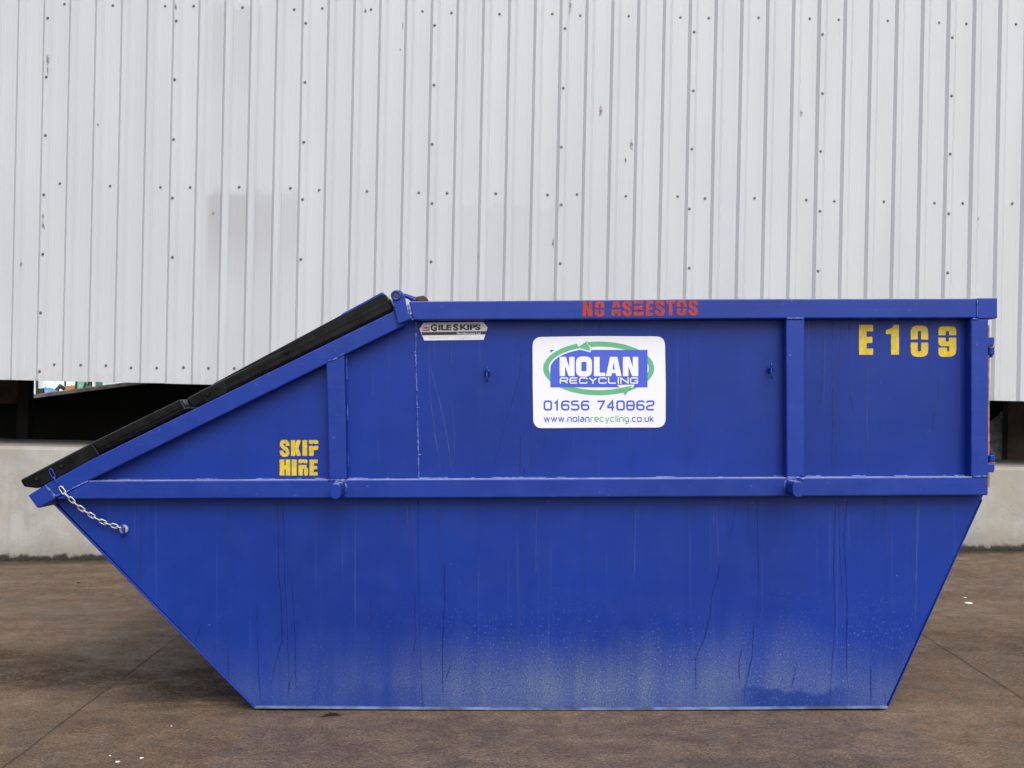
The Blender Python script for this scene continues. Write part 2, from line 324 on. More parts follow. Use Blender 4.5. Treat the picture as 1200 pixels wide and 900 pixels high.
class MB:
    def __init__(s): s.bm = bmesh.new(); s.lay = None
    def fade(s):
        s.lay = s.bm.verts.layers.float.get('fade') or s.bm.verts.layers.float.new('fade'); return s
    def face(s, pts, fades=None):
        vs = [s.bm.verts.new(p) for p in pts]
        if s.lay:
            for i, v in enumerate(vs): v[s.lay] = fades[i] if fades else 1.0
        try: return s.bm.faces.new(vs)
        except ValueError: return None
    def prism(s, pts, d):           # closed outline (3-D points) pushed along vector d
        d = Vector(d); a = [s.bm.verts.new(p) for p in pts]; b = [s.bm.verts.new(Vector(p) + d) for p in pts]; n = len(pts)
        s.bm.faces.new(a); s.bm.faces.new(b[::-1])
        for i in range(n): s.bm.faces.new((a[i], b[i], b[(i + 1) % n], a[(i + 1) % n]))
        return s
    def box(s, x0, x1, y0, y1, z0, z1):
        return s.prism([(x0, y0, z0), (x1, y0, z0), (x1, y0, z1), (x0, y0, z1)], (0, y1 - y0, 0))
    def obox(s, c, ax, ay, az):     # box from its centre and three half vectors
        c, ax, ay, az = map(Vector, (c, ax, ay, az))
        return s.prism([c - ax - ay - az, c + ax - ay - az, c + ax - ay + az, c - ax - ay + az], 2 * ay)
    def tube(s, path, r, n=10, caps=True, closed=False, jit=0.0):
        path = [Vector(p) for p in path]; rings = []; N = len(path); up0 = None
        for i, p in enumerate(path):
            if closed: t = path[(i + 1) % N] - path[i - 1]
            else: t = path[min(i + 1, N - 1)] - path[max(i - 1, 0)]
            t.normalize()
            if up0 is None:
                up0 = Vector((0, 1, 0)) if abs(t.y) < .9 else Vector((0, 0, 1))
            u = (up0 - t * up0.dot(t)).normalized(); up0 = u; v = t.cross(u)
            rr = (r[i] if isinstance(r, (list, tuple)) else r) * (1 + jit * (rnd.random() - .5) * 2)
            rings.append([s.bm.verts.new(p + (u * math.cos(a) + v * math.sin(a)) * rr) for a in [2 * math.pi * k / n for k in range(n)]])
        m = N if closed else N - 1
        for i in range(m):
            A, B = rings[i], rings[(i + 1) % N]
            for k in range(n): s.bm.faces.new((A[k], A[(k + 1) % n], B[(k + 1) % n], B[k]))
        if caps and not closed: s.bm.faces.new(rings[0][::-1]); s.bm.faces.new(rings[-1])
        return s
    def mesh(s, name):
        bmesh.ops.recalc_face_normals(s.bm, faces=s.bm.faces)
        me = bpy.data.meshes.new(name); s.bm.to_mesh(me); s.bm.free(); return me
    def build(s, name, mat, parent=None, off=None, **k): return link(name, s.mesh(name), mat, parent, off, **k)

# ------------------------------------------------------------------ 2-D glyph outlines
def fill2d(b, outline, to):     # flat fill of a closed 2-D outline, triangles sharing their corners
    pts = [outline[i] for i in range(len(outline)) if (outline[i] - outline[i - 1]).length > 1e-5]
    vs = [b.bm.verts.new(to(p)) for p in pts]
    if b.lay:
        for v in vs: v[b.lay] = 1.0
    for t in tessellate_polygon([[Vector((p.x, p.y, 0)) for p in pts]]):
        try: b.bm.faces.new([vs[i] for i in t])
        except ValueError: pass
def strip2d(b, outline, to):    # fill of a stroke outline, rung by rung
    n = len(outline)
    for i in range(n // 2 - 1): b.face([to(outline[i]) + Vector((0, -.00001 * (i % 5), 0)), to(outline[i + 1]) + Vector((0, -.00001 * (i % 5), 0)), to(outline[n - 2 - i]) + Vector((0, -.00001 * (i % 5), 0)), to(outline[n - 1 - i]) + Vector((0, -.00001 * (i % 5), 0))])
def round_poly(pts, n=5):
    out = []; N = len(pts)
    for i in range(N):
        p = pts[i]; r = p[2] if len(p) > 2 else 0; c = Vector(p[:2])
        if not r: out.append(c); continue
        a = Vector(pts[i - 1][:2]) - c; b = Vector(pts[(i + 1) % N][:2]) - c
        k = min(r, a.length * .499, b.length * .499); p0 = c + a.normalized() * k; p1 = c + b.normalized() * k
        for j in range(n + 1):
            t = j / n; out.append((1 - t) ** 2 * p0 + 2 * t * (1 - t) * c + t * t * p1)
    return out
def round_path(pts, r, n=5):
    out = [Vector(pts[0])]
    for i in range(1, len(pts) - 1):
        c = Vector(pts[i]); a = Vector(pts[i - 1]) - c; b = Vector(pts[i + 1]) - c; k = min(r, a.length * (.95 if i == 1 else .499), b.length * (.95 if i == len(pts) - 2 else .499))
        if k < 1e-6: out.append(c); continue
        p0 = c + a.normalized() * k; p1 = c + b.normalized() * k
        for j in range(n + 1):
            t = j / n; out.append((1 - t) ** 2 * p0 + 2 * t * (1 - t) * c + t * t * p1)
    out.append(Vector(pts[-1])); return out
def stroke_outline(path, t):
    L, Rr = [], []; N = len(path)
    for i, p in enumerate(path):
        d1 = (path[i] - path[i - 1]).normalized() if i else None
        d2 = (path[i + 1] - path[i]).normalized() if i < N - 1 else None
        if d1 is None: d1 = d2
        if d2 is None: d2 = d1
        d = (d1 + d2); d = d.normalized() if d.length > 1e-6 else d1
        nrm = Vector((-d.y, d.x)); c = max(.35, nrm.dot(Vector((-d1.y, d1.x)))); h = t / 2 / c
        L.append(p + nrm * h); Rr.append(p - nrm * h)
    return L + Rr[::-1]
def area(o): return sum(o[i - 1].x * o[i].y - o[i].x * o[i - 1].y for i in range(len(o))) / 2
def grow(o, d):
    o = o if area(o) > 0 else o[::-1]; N = len(o); out = []
    for i in range(N):
        d1 = (o[i] - o[i - 1]); d2 = (o[(i + 1) % N] - o[i])
        if d1.length < 1e-9: d1 = d2
        if d2.length < 1e-9: d2 = d1
        n1 = Vector((d1.y, -d1.x)).normalized(); n2 = Vector((d2.y, -d2.x)).normalized(); m = n1 + n2
        m = m.normalized() if m.length > 1e-6 else n1
        out.append(o[i] + m * d / max(.5, m.dot(n1)))
    return o, out
S_PATH = [(.81, .66), (.81, .905), (.19, .905), (.19, .62), (.81, .40), (.81, .095), (.19, .095), (.19, .35)]
HALF_T = [(0, .56), (0, 1, .32), (1, 1, .32), (1, .56), (.61, .56), (.61, .84, .1), (.39, .84, .1), (.39, .56)]
HALF_B = [(0, .45), (.39, .45), (.39, .16, .1), (.61, .16, .1), (.61, .45), (1, .45), (1, 0, .32), (0, 0, .32)]
BLOCK = {
 'E': [[(0, 0), (1, 0), (1, .2), (.52, .2), (.52, .40), (.94, .40), (.94, .59), (.52, .59), (.52, .79), (1, .79), (1, 1), (0, 1)]],
 '1': [[(.40, 0), (1, 0), (1, 1), (.62, 1), (.45, .88, .1), (0, .83), (0, .70), (.40, .70)]],
 '0': [HALF_T, HALF_B], 'O': [HALF_T, HALF_B],
 '9': [[(0, .715), (0, 1, .3), (1, 1, .3), (1, .715), (.61, .715), (.61, .86, .1), (.40, .86, .1), (.40, .715)],
       [(0, .625), (.40, .625), (.40, .49, .08), (.60, .49, .08), (.60, .625), (1, .625), (1, 0, .32), (0, 0, .32), (0, .29), (.47, .29), (.47, .17, .08), (.61, .17, .08), (.61, .35), (0, .35, .25)]],
 'N': [[(0, 0), (0, 1), (.42, 1), (.64, .46), (.64, 1), (1, 1), (1, 0), (.60, 0), (.36, .52), (.36, 0)]],
 'A': [[(.09, .56), (.20, 1), (.80, 1), (.91, .56), (.62, .56), (.5, .80), (.38, .56)], [(0, 0), (.06, .43), (.94, .43), (1, 0), (.64, 0), (.60, .18), (.40, .18), (.36, 0)]],
 'B': [[(0, .76), (0, 1), (1, 1, .2), (1, .76), (.62, .76), (.58, .81), (.36, .81), (.36, .76)],
       [(0, .37), (0, .65), (.36, .65), (.40, .60), (.60, .60), (.64, .65), (.98, .65), (.88, .51), (1, .37), (.62, .37), (.58, .43), (.38, .43), (.36, .37)],
       [(0, 0), (0, .25), (.36, .25), (.36, .18), (.60, .18), (.64, .25), (1, .25), (1, 0, .2)]],
 'T': [[(.32, 0), (.32, .78), (0, .78), (0, 1), (1, 1), (1, .78), (.68, .78), (.68, 0)]],
 'K': [[(0, 0), (0, 1), (.42, 1), (.42, .64), (.60, 1), (1, 1), (.76, .52), (1, 0), (.60, 0), (.42, .38), (.42, 0)]],
 'I': [[(0, 0), (1, 0), (1, 1), (0, 1)]],
 'H': [[(0, 0), (0, 1), (.42, 1), (.42, .63), (.58, .63), (.58, 1), (1, 1), (1, 0), (.58, 0), (.58, .36), (.42, .36), (.42, 0)]],
 'P': [[(0, .78), (0, 1), (1, 1, .25), (1, .78), (.58, .78), (.54, .83), (.42, .83), (.38, .78)], [(0, 0), (0, .63), (.36, .63), (.48, .57), (.60, .63), (1, .63), (1, .38, .2), (.50, .38), (.48, 0)]],
 'R': [[(0, .78), (0, 1), (.93, 1, .25), (.93, .78), (.58, .78), (.54, .83), (.42, .83), (.38, .78)], [(0, 0), (0, .65), (.86, .65), (.82, .55), (1, .42, .12), (1, 0), (.62, 0), (.60, .42), (.44, .42), (.42, 0)]],
 'L': [[(0, 0), (0, 1), (.50, 1), (.50, .18), (1, .18), (1, 0)]],
}
def glyph_outlines(ch, x0, x1, y0, y1):     # photo-pixel box, y0 = top
    W, H = x1 - x0, y1 - y0
    mp = lambda q: Vector((x0 + q[0] * W, y1 - q[1] * H))
    if ch == 'S':
        t = .355 * W; path = round_path([mp(q) for q in S_PATH], W * .5, 6); return [stroke_outline(path, t)]
    out = []
    for pc in BLOCK[ch]:
        q = [(*mp(p), p[2] * min(W, H) * 1.3) if len(p) > 2 else (*mp(p), min(W, H) * .03) for p in pc]
        out.append(round_poly(q))
    return out
def lettering(name, letters, Y, mat, parent, off, fringe=0.9, tilt=0.0, stagger=.00012):
    b = MB().fade(); k = 0
    for ch, x0, x1, y0, y1 in letters:
        for o in glyph_outlines(ch, x0, x1, y0, y1):
            yy = Y - k * stagger / 4; k = (k + 1) % 4
            if fringe:
                core, _ = grow(o, 0); _, inn = grow(o, -fringe * .5); core, out = grow(o, fringe)
                (strip2d if ch == 'S' else fill2d)(b, inn, lambda p: P(p.x, p.y, yy))
                N = len(core)
                for i in range(N):
                    j = (i + 1) % N
                    ye = yy - .00002 * (1 + i % 7)
                    b.face([P(inn[i].x, inn[i].y, ye), P(inn[j].x, inn[j].y, ye), P(out[j].x, out[j].y, ye), P(out[i].x, out[i].y, ye)], [1, 1, 0, 0])
            else: fill2d(b, o, lambda p: P(p.x, p.y, yy))
    return b.build(name, mat, parent, off)
STROKES = {     # unit cell, y up; each entry: list of (points, corner radius)
 'R': [[(0, 0), (0, 1), (1, 1), (1, .46), (.06, .46)], [(.55, .40), (1, 0)]],
 'E': [[(1, 1), (0, 1), (0, 0), (1, 0)], [(.08, .5), (.92, .5)]],
 'C': [[(1, .74), (1, 1), (0, 1), (0, 0), (1, 0), (1, .26)]],
 'Y': [[(0, 1), (.5, .45), (1, 1)], [(.5, .40), (.5, 0)]],
 'L': [[(0, 1), (0, 0), (1, 0)]], 'I': [[(.5, 0), (.5, 1)]],
 'N': [[(0, 0), (0, 1), (1, 0), (1, 1)]],
 'G': [[(1, .74), (1, 1), (0, 1), (0, 0), (1, 0), (1, .46), (.55, .46)]],
 '0': 'ring', 'o': 'ring', '1': [[(.12, .72), (.62, 1), (.62, 0)]],
 '6': [[(1, .84), (1, 1), (0, 1), (0, 0), (1, 0), (1, .56), (.08, .56)]],
 '5': [[(.95, 1), (0, 1), (0, .58), (1, .58), (1, 0), (0, 0), (0, .17)]],
 '7': [[(0, 1), (1, 1), (.35, 0)]], '4': [[(.76, 0), (.76, 1), (.02, .34)], [(0, .28), (1, .28)]],
 '8': 'ring8', '2': [[(0, .80), (0, 1), (1, 1), (1, .58), (0, .40), (0, 0), (1, 0)]],
 'w': [[(0, 1), (.26, 0), (.5, .95), (.74, 0), (1, 1)]], '.': [[(.5, -.04), (.5, .14)]],
 'n': [[(0, 0), (0, 1), (1, 1), (1, 0)]], 'l': [[(.5, 0), (.5, 1.42)]],
 'a': [[(.05, 1), (1, 1), (1, 0), (0, 0), (0, .54), (.92, .54)]], 'r': [[(0, 0), (0, 1), (.95, 1)]],
 'e': [[(.08, .46), (1, .46), (1, 1), (0, 1), (0, 0), (.95, 0)]], 'c': [[(.95, 1), (0, 1), (0, 0), (.95, 0)]],
 'y': [[(0, 1), (.52, .05)], [(1, 1), (.38, -.42), (.10, -.42)]], 'i': [[(.5, 0), (.5, 1)], [(.5, 1.26), (.5, 1.46)]],
 'g': [[(1, 0), (0, 0), (0, 1), (1, 1), (1, -.42), (.05, -.42)]], 'u': [[(0, 1), (0, 0), (1, 0), (1, 1)]],
 'k': [[(0, 0), (0, 1.42)], [(.95, 1), (.12, .46)], [(.30, .58), (1, 0)]],
}
def ring_quads(b, x0, x1, y0, y1, t, r, to):
    a = round_poly([(x0, y0, r), (x1, y0, r), (x1, y1, r), (x0, y1, r)]); c = round_poly([(x0 + t, y0 + t, max(.01, r - t)), (x1 - t, y0 + t, max(.01, r - t)), (x1 - t, y1 - t, max(.01, r - t)), (x0 + t, y1 - t, max(.01, r - t))])
    for i in range(len(a)):
        j = (i + 1) % len(a); b.face([to(a[i]), to(a[j]), to(c[j]), to(c[i])])
def stroke_text(b, text, boxes, t, r, conv, stagger=.00008):
    """boxes: (x0, x1, ytop, ybase) per glyph in drawing units; conv(p, layer) -> 3-D"""
    for ch, (x0, x1, y0, y1) in zip(text, boxes):
        d = STROKES.get(ch)
        if d is None: continue
        if isinstance(d, str):
            ring_quads(b, x0, x1, y0, y1, t, r, lambda p: conv(p, 0))
            if d == 'ring8': b.face([conv(Vector(q), 1) for q in ((x0 + t * .6, (y0 + y1) / 2 - t * .5), (x1 - t * .6, (y0 + y1) / 2 - t * .5), (x1 - t * .6, (y0 + y1) / 2 + t * .5), (x0 + t * .6, (y0 + y1) / 2 + t * .5))])
            continue
        h = t / 2; mp = lambda q: Vector((x0 + h + q[0] * (x1 - x0 - t), y1 - h - q[1] * (y1 - y0 - t)))
        for k, path in enumerate(d):
            pp = [mp(q) for q in path]
            sharp = ch in 'NwYk47y1' or len(pp) < 3
            # open ends reach the cell edge
            if abs(path[0][1]) < .01 or abs(path[0][1] - 1) < .01:
                if abs(pp[0].x - pp[1].x) < 1e-6: pp[0].y += h * (1 if path[0][1] < .5 else -1)
            if abs(path[-1][1]) < .01 or abs(path[-1][1] - 1) < .01:
                if abs(pp[-1].x - pp[-2].x) < 1e-6: pp[-1].y += h * (1 if path[-1][1] < .5 else -1)
            pth = pp if sharp else round_path(pp, r)
            o = stroke_outline([Vector(q) for q in pth], t)
            n = len(o) // 2
            for i in range(n - 1): b.face([conv(o[i], k), conv(o[i + 1], k), conv(o[-2 - i], k), conv(o[-1 - i], k)])
def font_text(name, text, x0, x1, ybase, height, Y, mat, parent, off, bold=0.0, shear=0.0):
    cu = bpy.data.curves.new('txt', 'FONT'); cu.body = text; cu.size = 1; cu.offset = bold; cu.shear = shear
    tmp = bpy.data.objects.new('txt', cu); COL.objects.link(tmp); bpy.context.view_layer.update()
    me = bpy.data.meshes.new_from_object(tmp.evaluated_get(bpy.context.evaluated_depsgraph_get()))
    bpy.data.objects.remove(tmp); xs = [v.co.x for v in me.vertices]; ys = [v.co.y for v in me.vertices]; a, bb = min(xs), max(xs); yt = max(ys)
    for v in me.vertices:
        px = x0 + (v.co.x - a) / (bb - a) * (x1 - x0); py = ybase - v.co.y / yt * height; v.co = P(px, py, Y)
    me.materials.clear(); return link(name, me, mat, parent, off)

# ================================================================== SETTING
def gz(x, y):
    t = min(1, max(0, (y - 2.2) / 2.0)); t = t * t * (3 - 2 * t)
    return t * (0.037 + 0.0102 * max(-6, min(6, x)))
xs = [-300, -120, -50, -20, -10, -7] + [-6 + .5 * i for i in range(25)] + [7, 10, 20, 50, 120, 300]
ys = [-150, -60, -25, -10, -5, -3, -1, 0, 1, 2] + [2.2 + .2 * i for i in range(13)] + [5.5, 7, 10, 16, 30, 60, 150, 400]
g_ = MB(); grid = [[g_.bm.verts.new((x, y, gz(x, y))) for x in xs] for y in ys]
# saw-cut joints run away from the camera: leave real slots in the sheet's look as thin dark grooves below
for j in range(len(ys) - 1):
    for i in range(len(xs) - 1): g_.bm.faces.new((grid[j][i], grid[j][i + 1], grid[j + 1][i + 1], grid[j + 1][i]))
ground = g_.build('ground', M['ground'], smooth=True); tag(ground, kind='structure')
jb = MB()
def joint(xa, ya, xb, yb, wd):
    n = 60; L = []; Rr = []
    for i in range(n + 1):
        t = i / n; x = xa + (xb - xa) * t + .006 * (mnoise.noise((t * 40, xa, 0))); y = ya + (yb - ya) * t; ww = wd * (.55 + .8 * abs(mnoise.noise((t * 25, 3, xa))))
        L.append(Vector((x - ww, y, gz(x, y) + .004))); Rr.append(Vector((x + ww, y, gz(x, y) + .004)))
    for i in range(n): jb.face([L[i], Rr[i], Rr[i + 1], L[i + 1]])
joint(-1.615, -3.0, -1.74, 2.15, .0024); joint(1.93, -3.0, 2.16, 2.15, .0028)
M['joint'] = simple('dirt filled joint', (0.016, 0.012, 0.009), .9, var=.3, scale=30)
tag(jb.build('ground_joints', M['joint']), kind='structure')
# blotch of rusty water by the skip's foot
def blotch(name, cx, cy, rx, ry, mat, seed):
    b = MB().fade(); n = 40; c = (cx, cy, gz(cx, cy) + .003); ring = []
    for i in range(n):
        a = 2 * math.pi * i / n; k = .30 + 1.5 * abs(mnoise.noise((math.cos(a) * 3.2 + seed, math.sin(a) * 2.2, seed)))
        ring.append((cx + rx * k * math.cos(a), cy + ry * k * math.sin(a), c[2]))
    for i in range(n):
        j = (i + 1) % n; mi = [Vector(c).lerp(Vector(ring[q]), .7) for q in (i, j)]
        b.face([c, mi[0], mi[1]], [1, 1, 1]); b.face([mi[0], ring[i], ring[j], mi[1]], [1, .0, .0, 1])
    return b.build(name, mat)
tag(blotch('ground_stain', X(391, -.06), -.07, .05, .05, M['wetstain'], 3.1), kind='structure')

# ------------------------------------------------------------------ the warehouse (whole building leans 1.2 degrees against the yard's fall)
WY = 4.43; LEAN = R(1.2)
def wpos(local):       # point in the leaning frame -> world
    return Matrix.Rotation(LEAN, 4, 'Y') @ Vector(local)
BO = Vector((0, WY, CH))
ware = empty('warehouse', BO, (0, LEAN, 0))
tag(ware, 'warehouse clad in white ribbed steel sheets behind the blue skip', 'warehouse')
zb, zt = 1.31 - CH, 6.6 - CH
RIBW, FL, DEP = .034, .023, .022
def sheet_mesh(width=1.0, ribs=5):
    prof = [(-.012 - RIBW / 2 - FL - .004, 0)]
    prof = []
    for k in range(ribs + 1):
        c = k * .2
        prof += [(c - RIBW / 2 - FL, 0), (c - RIBW / 2, -DEP), (c + RIBW / 2, -DEP), (c + RIBW / 2 + FL, 0)]
        if k < ribs: prof += [(c + .066, 0), (c + .070, .0008), (c + .130, .0008), (c + .134, 0)]
    return prof
prof = sheet_mesh()
SEAM0 = .345
for s in range(-9, 9):
    b = MB(); x0 = SEAM0 + s; dz = rnd.uniform(-.004, .004); zl = [zb + dz, zb + dz + .02, 1.0, 1.62, 3.0, zt]; dy = .0012 * (s % 2)
    rows = [[b.bm.verts.new((x0 + px, py + dy + (.006 * 0 if z > zb + .1 else 0), z)) for px, py in prof] for z in zl]
    for j in range(len(zl) - 1):
        for i in range(len(prof) - 1): b.bm.faces.new((rows[j][i], rows[j][i + 1], rows[j + 1][i + 1], rows[j + 1][i]))
    # coordinates for the material: lift to the frame used in the node setup (z measured from the ground)
    me = b.mesh('cladding_sheet'); me.transform(Matrix.Translation((0, 0, CH)))
    o = link('cladding_sheet', me, M['clad'], ware); o.location = (0, 0, -CH)
# screws
sm = MB()
def disc(b, r, y0, y1, n=10, r2=None):
    r2 = r2 or r; A = [b.bm.verts.new((r * math.cos(2 * math.pi * k / n), y0, r * math.sin(2 * math.pi * k / n))) for k in range(n)]
    B = [b.bm.verts.new((r2 * math.cos(2 * math.pi * k / n), y1, r2 * math.sin(2 * math.pi * k / n))) for k in range(n)]
    b.bm.faces.new(A); b.bm.faces.new(B[::-1])
    for k in range(n): b.bm.faces.new((A[k], B[k], B[(k + 1) % n], A[(k + 1) % n]))
disc(sm, .0115, 0, -.003, 14, .010); disc(sm, .0065, -.003, -.011, 6, .006)
screw_me = sm.mesh('screw'); screw_me.materials.append(M['steel'])
NS = [0]
def screw(x, y, z):
    if NS[0] >= 99: return
    NS[0] += 1; o = bpy.data.objects.new('screw', screw_me); COL.objects.link(o); o.parent = ware
    o.location = (x + rnd.uniform(-.006, .006), y, z + rnd.uniform(-.008, .008)); o.rotation_euler = (0, rnd.uniform(0, 6), 0)
for s in range(-4, 5):
    x0 = SEAM0 + s
    for dx in (.12, .5, .9):
        for z in (4.235, 2.835):
            if -4.0 < x0 + dx < 4.05: screw(x0 + dx, .0022 if dx in (.5, .9, .12) else 0, z - CH)
    for k in range(7):
        z = 4.115 - .456 * k
        if -4.0 < x0 < 4.05 and (k < 5 if s > -4 else True) and (k < 6 or s < -3):
            if z > 2.1 + (0 if s > -3 else -1): screw(x0, -DEP, z - CH)
for k in range(9): screw(-4.0 + SEAM0 + .1 + .2 * k, .0022, 1.43 - CH)
# rust and mud marks thrown on the sheets
def mark(b, px, py, wpx, hpx, seed):
    # position on the leaning sheet
    q = Matrix.Rotation(-LEAN, 4, 'Y') @ (Vector((X(px, WY), WY, Z(py, WY))) - BO)
    sc = (CD + WY) / F; n = 14; c = Vector((q.x, -DEP - .001, q.z)); ring = []
    # lay the mark on whichever face of the profile is there
    u = (q.x - SEAM0 + .1) % .2 - .1
    yy = -DEP if abs(u) < RIBW / 2 else (0 if abs(u) > RIBW / 2 + FL else -DEP * .5)
    c.y = yy - .0012
    for i in range(n):
        a = 2 * math.pi * i / n; k = .5 + .9 * abs(mnoise.noise((math.cos(a) * 1.7, math.sin(a) * 1.7, seed)))
        ring.append(c + Vector((wpx * sc * k * math.cos(a) * .5, 0, hpx * sc * k * math.sin(a) * .5)))
    for i in range(n): b.face([c, ring[i], ring[(i + 1) % n]], [1, .15, .15])
b = MB().fade()
for i, (px, py, a, h) in enumerate([(57, 71, 5, 14), (57, 84, 3, 14), (143, 94, 4, 8), (116, 147, 4, 6), (52, 264, 5, 12), (207, 10, 4, 9), (52, 254, 4, 10), (25, 309, 6, 11), (428, 13, 5, 8), (704, 130, 6, 18), (740, 170, 5, 16), (733, 188, 4, 9), (668, 8, 4, 22), (562, 303, 4, 14), (648, 285, 3, 14), (939, 133, 5, 11), (1146, 257, 3, 7), (472, 30, 2, 12), (469, 58, 2, 5), (250, 250, 4, 8), (76, 414, 4, 10)]):
    mark(b, px, py, a * 1.15, h * 1.2, i * 1.37)
tag(b.build('rust_marks', M['stain'], ware), kind='stuff')
# the rest of the shell: roof, ends, back wall with an opening to the yard behind
b = MB(); b.box(-9.2, 9.3, .04, 12.2, zt + .002, zt + .12); b.build('roof', M['near_black'], ware)
b = MB(); b.box(-9.25, -9.17, .05, 12.1, -1.3, zt - .004); b.build('end_wall', M['near_black'], ware)
b = MB(); b.box(9.36, 9.44, 2.9, 12.1, -1.3, zt - .004); b.box(9.36, 9.44, .05, 2.898, 3.2, zt - .004); b.build('end_wall', M['near_black'], ware)  # front bay left open out of view, a gap added to light the heap
b = MB(); b.box(-2.9, 9.34, 12.0, 12.08, -1.3, zt - .004); b.box(-9.15, -2.902, 12.0, 12.08, 4.2, zt - .004); b.build('back_wall', M['near_black'], ware)
b = MB()
for z in (1.75, 3.0, 4.4): b.box(-9, 9.2, .02, .10, z, z + .14)
b.build('sheeting_rail', M['near_black'], ware)
for xa, xb, ya in ((-4.555, -4.455, 1.68), (4.515, 4.68, 1.55), (4.68, 5.1, 1.62)):
    b = MB(); b.box(xa, xb, ya, ya + .12, -1.25, 5.2); b.build('column', M['brown'] if xa > 0 else M['near_black'], ware)
b = MB(); b.box(-6.5, -4.56, 1.78, 1.84, -.075, 1.2); b.build('steel_plate', M['brown'], ware)

# ------------------------------------------------------------------ concrete wall under the cladding
PY = 4.38
plinth = MB()
pz = [(0, -1.5), (0, .775 - CH), (.030, .80 - CH), (1.5, .80 - CH), (1.5, -1.5)]
plinth.prism([(-9, y, z) for y, z in pz], (18.3, 0, 0))
me = plinth.mesh('concrete_wall'); me.transform(Matrix.Translation((0, 0, CH)))
o = link('concrete_wall', me, M['conc'], None); o.location = Vector((0, PY, CH)) + wpos((0, 0, -CH)); o.rotation_euler = (0, LEAN, 0)
tag(o, 'long low pale concrete wall with mossy foot under the white cladding', 'concrete wall')
# moss and dirt gathered where wall and yard meet
b = MB()
for i in range(420):
    x = rnd.uniform(-4.4, 4.4); c = Vector((x, PY - rnd.uniform(-.004, .028) ** 1, gz(x, PY) + rnd.uniform(-.004, .006))); r = rnd.uniform(.006, .022) * (.6 + .8 * abs(mnoise.noise((x * 2, 0, 0))))
    vs = bmesh.ops.create_icosphere(b.bm, subdivisions=1, radius=r, matrix=Matrix.Translation(c))['verts']
    for v in vs: v.co += Vector((rnd.uniform(-1, 1), rnd.uniform(-1, 1), rnd.uniform(-1, .6))) * r * .35
tag(b.build('moss', M['moss']), 'dark moss and dirt along the foot of the concrete wall', 'moss', kind='stuff')

# ------------------------------------------------------------------ things under and behind the building
bw = empty('bunker_wall', (-4.5, 7.6, 0)); tag(bw, 'black steel bunker wall with sloping top seen through the gap at left', 'bunker wall')
def slope(px): return 463.5 + (px - 34) * (447.0 - 463.5) / 126
YB = 7.6
q = lambda px, d: P(px, slope(px) + d, YB)
b = MB(); b.prism([Vector((X(-150, YB), YB, -.1)), Vector((X(330, YB), YB, -.1)), q(330, 5), q(-150, 5)], (0, .12, 0)); b.build('steel_panel', M['near_black'], bw, off=bw.location)
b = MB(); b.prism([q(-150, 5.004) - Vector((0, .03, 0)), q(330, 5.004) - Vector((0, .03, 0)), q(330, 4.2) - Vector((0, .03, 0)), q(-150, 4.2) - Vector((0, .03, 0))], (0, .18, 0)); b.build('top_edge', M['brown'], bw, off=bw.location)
YR = 19.5; rp = empty('ramp_wall', (X(100, YR), YR, 0)); tag(rp, 'grey concrete ramp wall rising to the right behind the black bunker wall', 'ramp wall')
q = lambda px, d: P(px, slope(px) + d, YR)
b = MB(); b.prism([Vector((X(-150, YR), YR, -.1)), Vector((X(230, YR), YR, -.1)), q(230, 4.9), q(-150, 4.9)], (0, .4, 0)); b.build('wall', M['coping'], rp, off=rp.location)
b = MB(); b.prism([q(-150, 4.9) - Vector((0, .03, 0)), q(230, 4.9) - Vector((0, .03, 0)), q(230, -.6) - Vector((0, .03, 0)), q(-150, -.6) - Vector((0, .03, 0))], (0, .5, 0)); b.build('kerb', M['coping'], rp, off=rp.location, bevel=.02)
# heap of crumpled sheeting seen at the right
hm = MB(); bmesh.ops.create_icosphere(hm.bm, subdivisions=6, radius=1.0)
for v in hm.bm.verts:
    p = v.co.copy(); f = mnoise.fractal(p * 1.6, 1.0, 2.1, 4); rg = abs(mnoise.noise(p * 3.2)) + .6 * abs(mnoise.noise(p * 6.5))
    p *= 1 + .20 * f + .42 * (.45 - rg) - .20 * abs(mnoise.noise(p * 13)) - .10 * abs(mnoise.noise(p * 27)); v.co = Vector((p.x * .62, p.y * .42, max(-.78, p.z) * .56))
hp = hm.build('sheeting_heap', M['foil'], smooth=True); hp.location = (4.93, 6.62, .50)
tag(hp, 'crumpled grey plastic sheeting heaped in the dark opening at right', 'heap')

# far yard behind the warehouse, seen through the slot at left
YF = 44.0
fs = empty('distant_shed', (X(40, YF), YF, 0)); tag(fs, 'distant shed with pale blue ribbed cladding seen through the gap', 'shed')
b = MB(); x = X(-40, YF)
while x < X(92, YF):
    b.box(x, x + .30, YF, YF + .2, 0, 7); b.box(x + .30, x + .42, YF - .05, YF + .2, 0, 7); x += .42
b.build('wall', M['paleclad'], fs, off=fs.location)
b = MB(); b.tube([(X(43.5, YF - .3), YF - .3, 0), (X(43.2, YF - .3), YF - .3, 7)], .05); b.build('downpipe', M['tyre'], fs, off=fs.location)
b = MB(); b.box(X(-40, YF), X(92, YF) + .3, YF + .21, YF + 9, 0, 7.1); b.build('shed_body', M['paleclad'], fs, off=fs.location)
ws = empty('white_building', (X(120, 50), 50, 0)); tag(ws, 'distant plain white building to the right of the pale blue shed', 'building')
b = MB(); b.box(X(84, 50), X(300, 50), 50, 58, 0, 6); b.build('wall', M['whitepaint'], ws, off=ws.location)
b = MB(); b.box(X(111, 50), X(131, 50), 49.9, 49.98, 0, 3.2); b.build('doorway', M['tyre'], ws, off=ws.location)
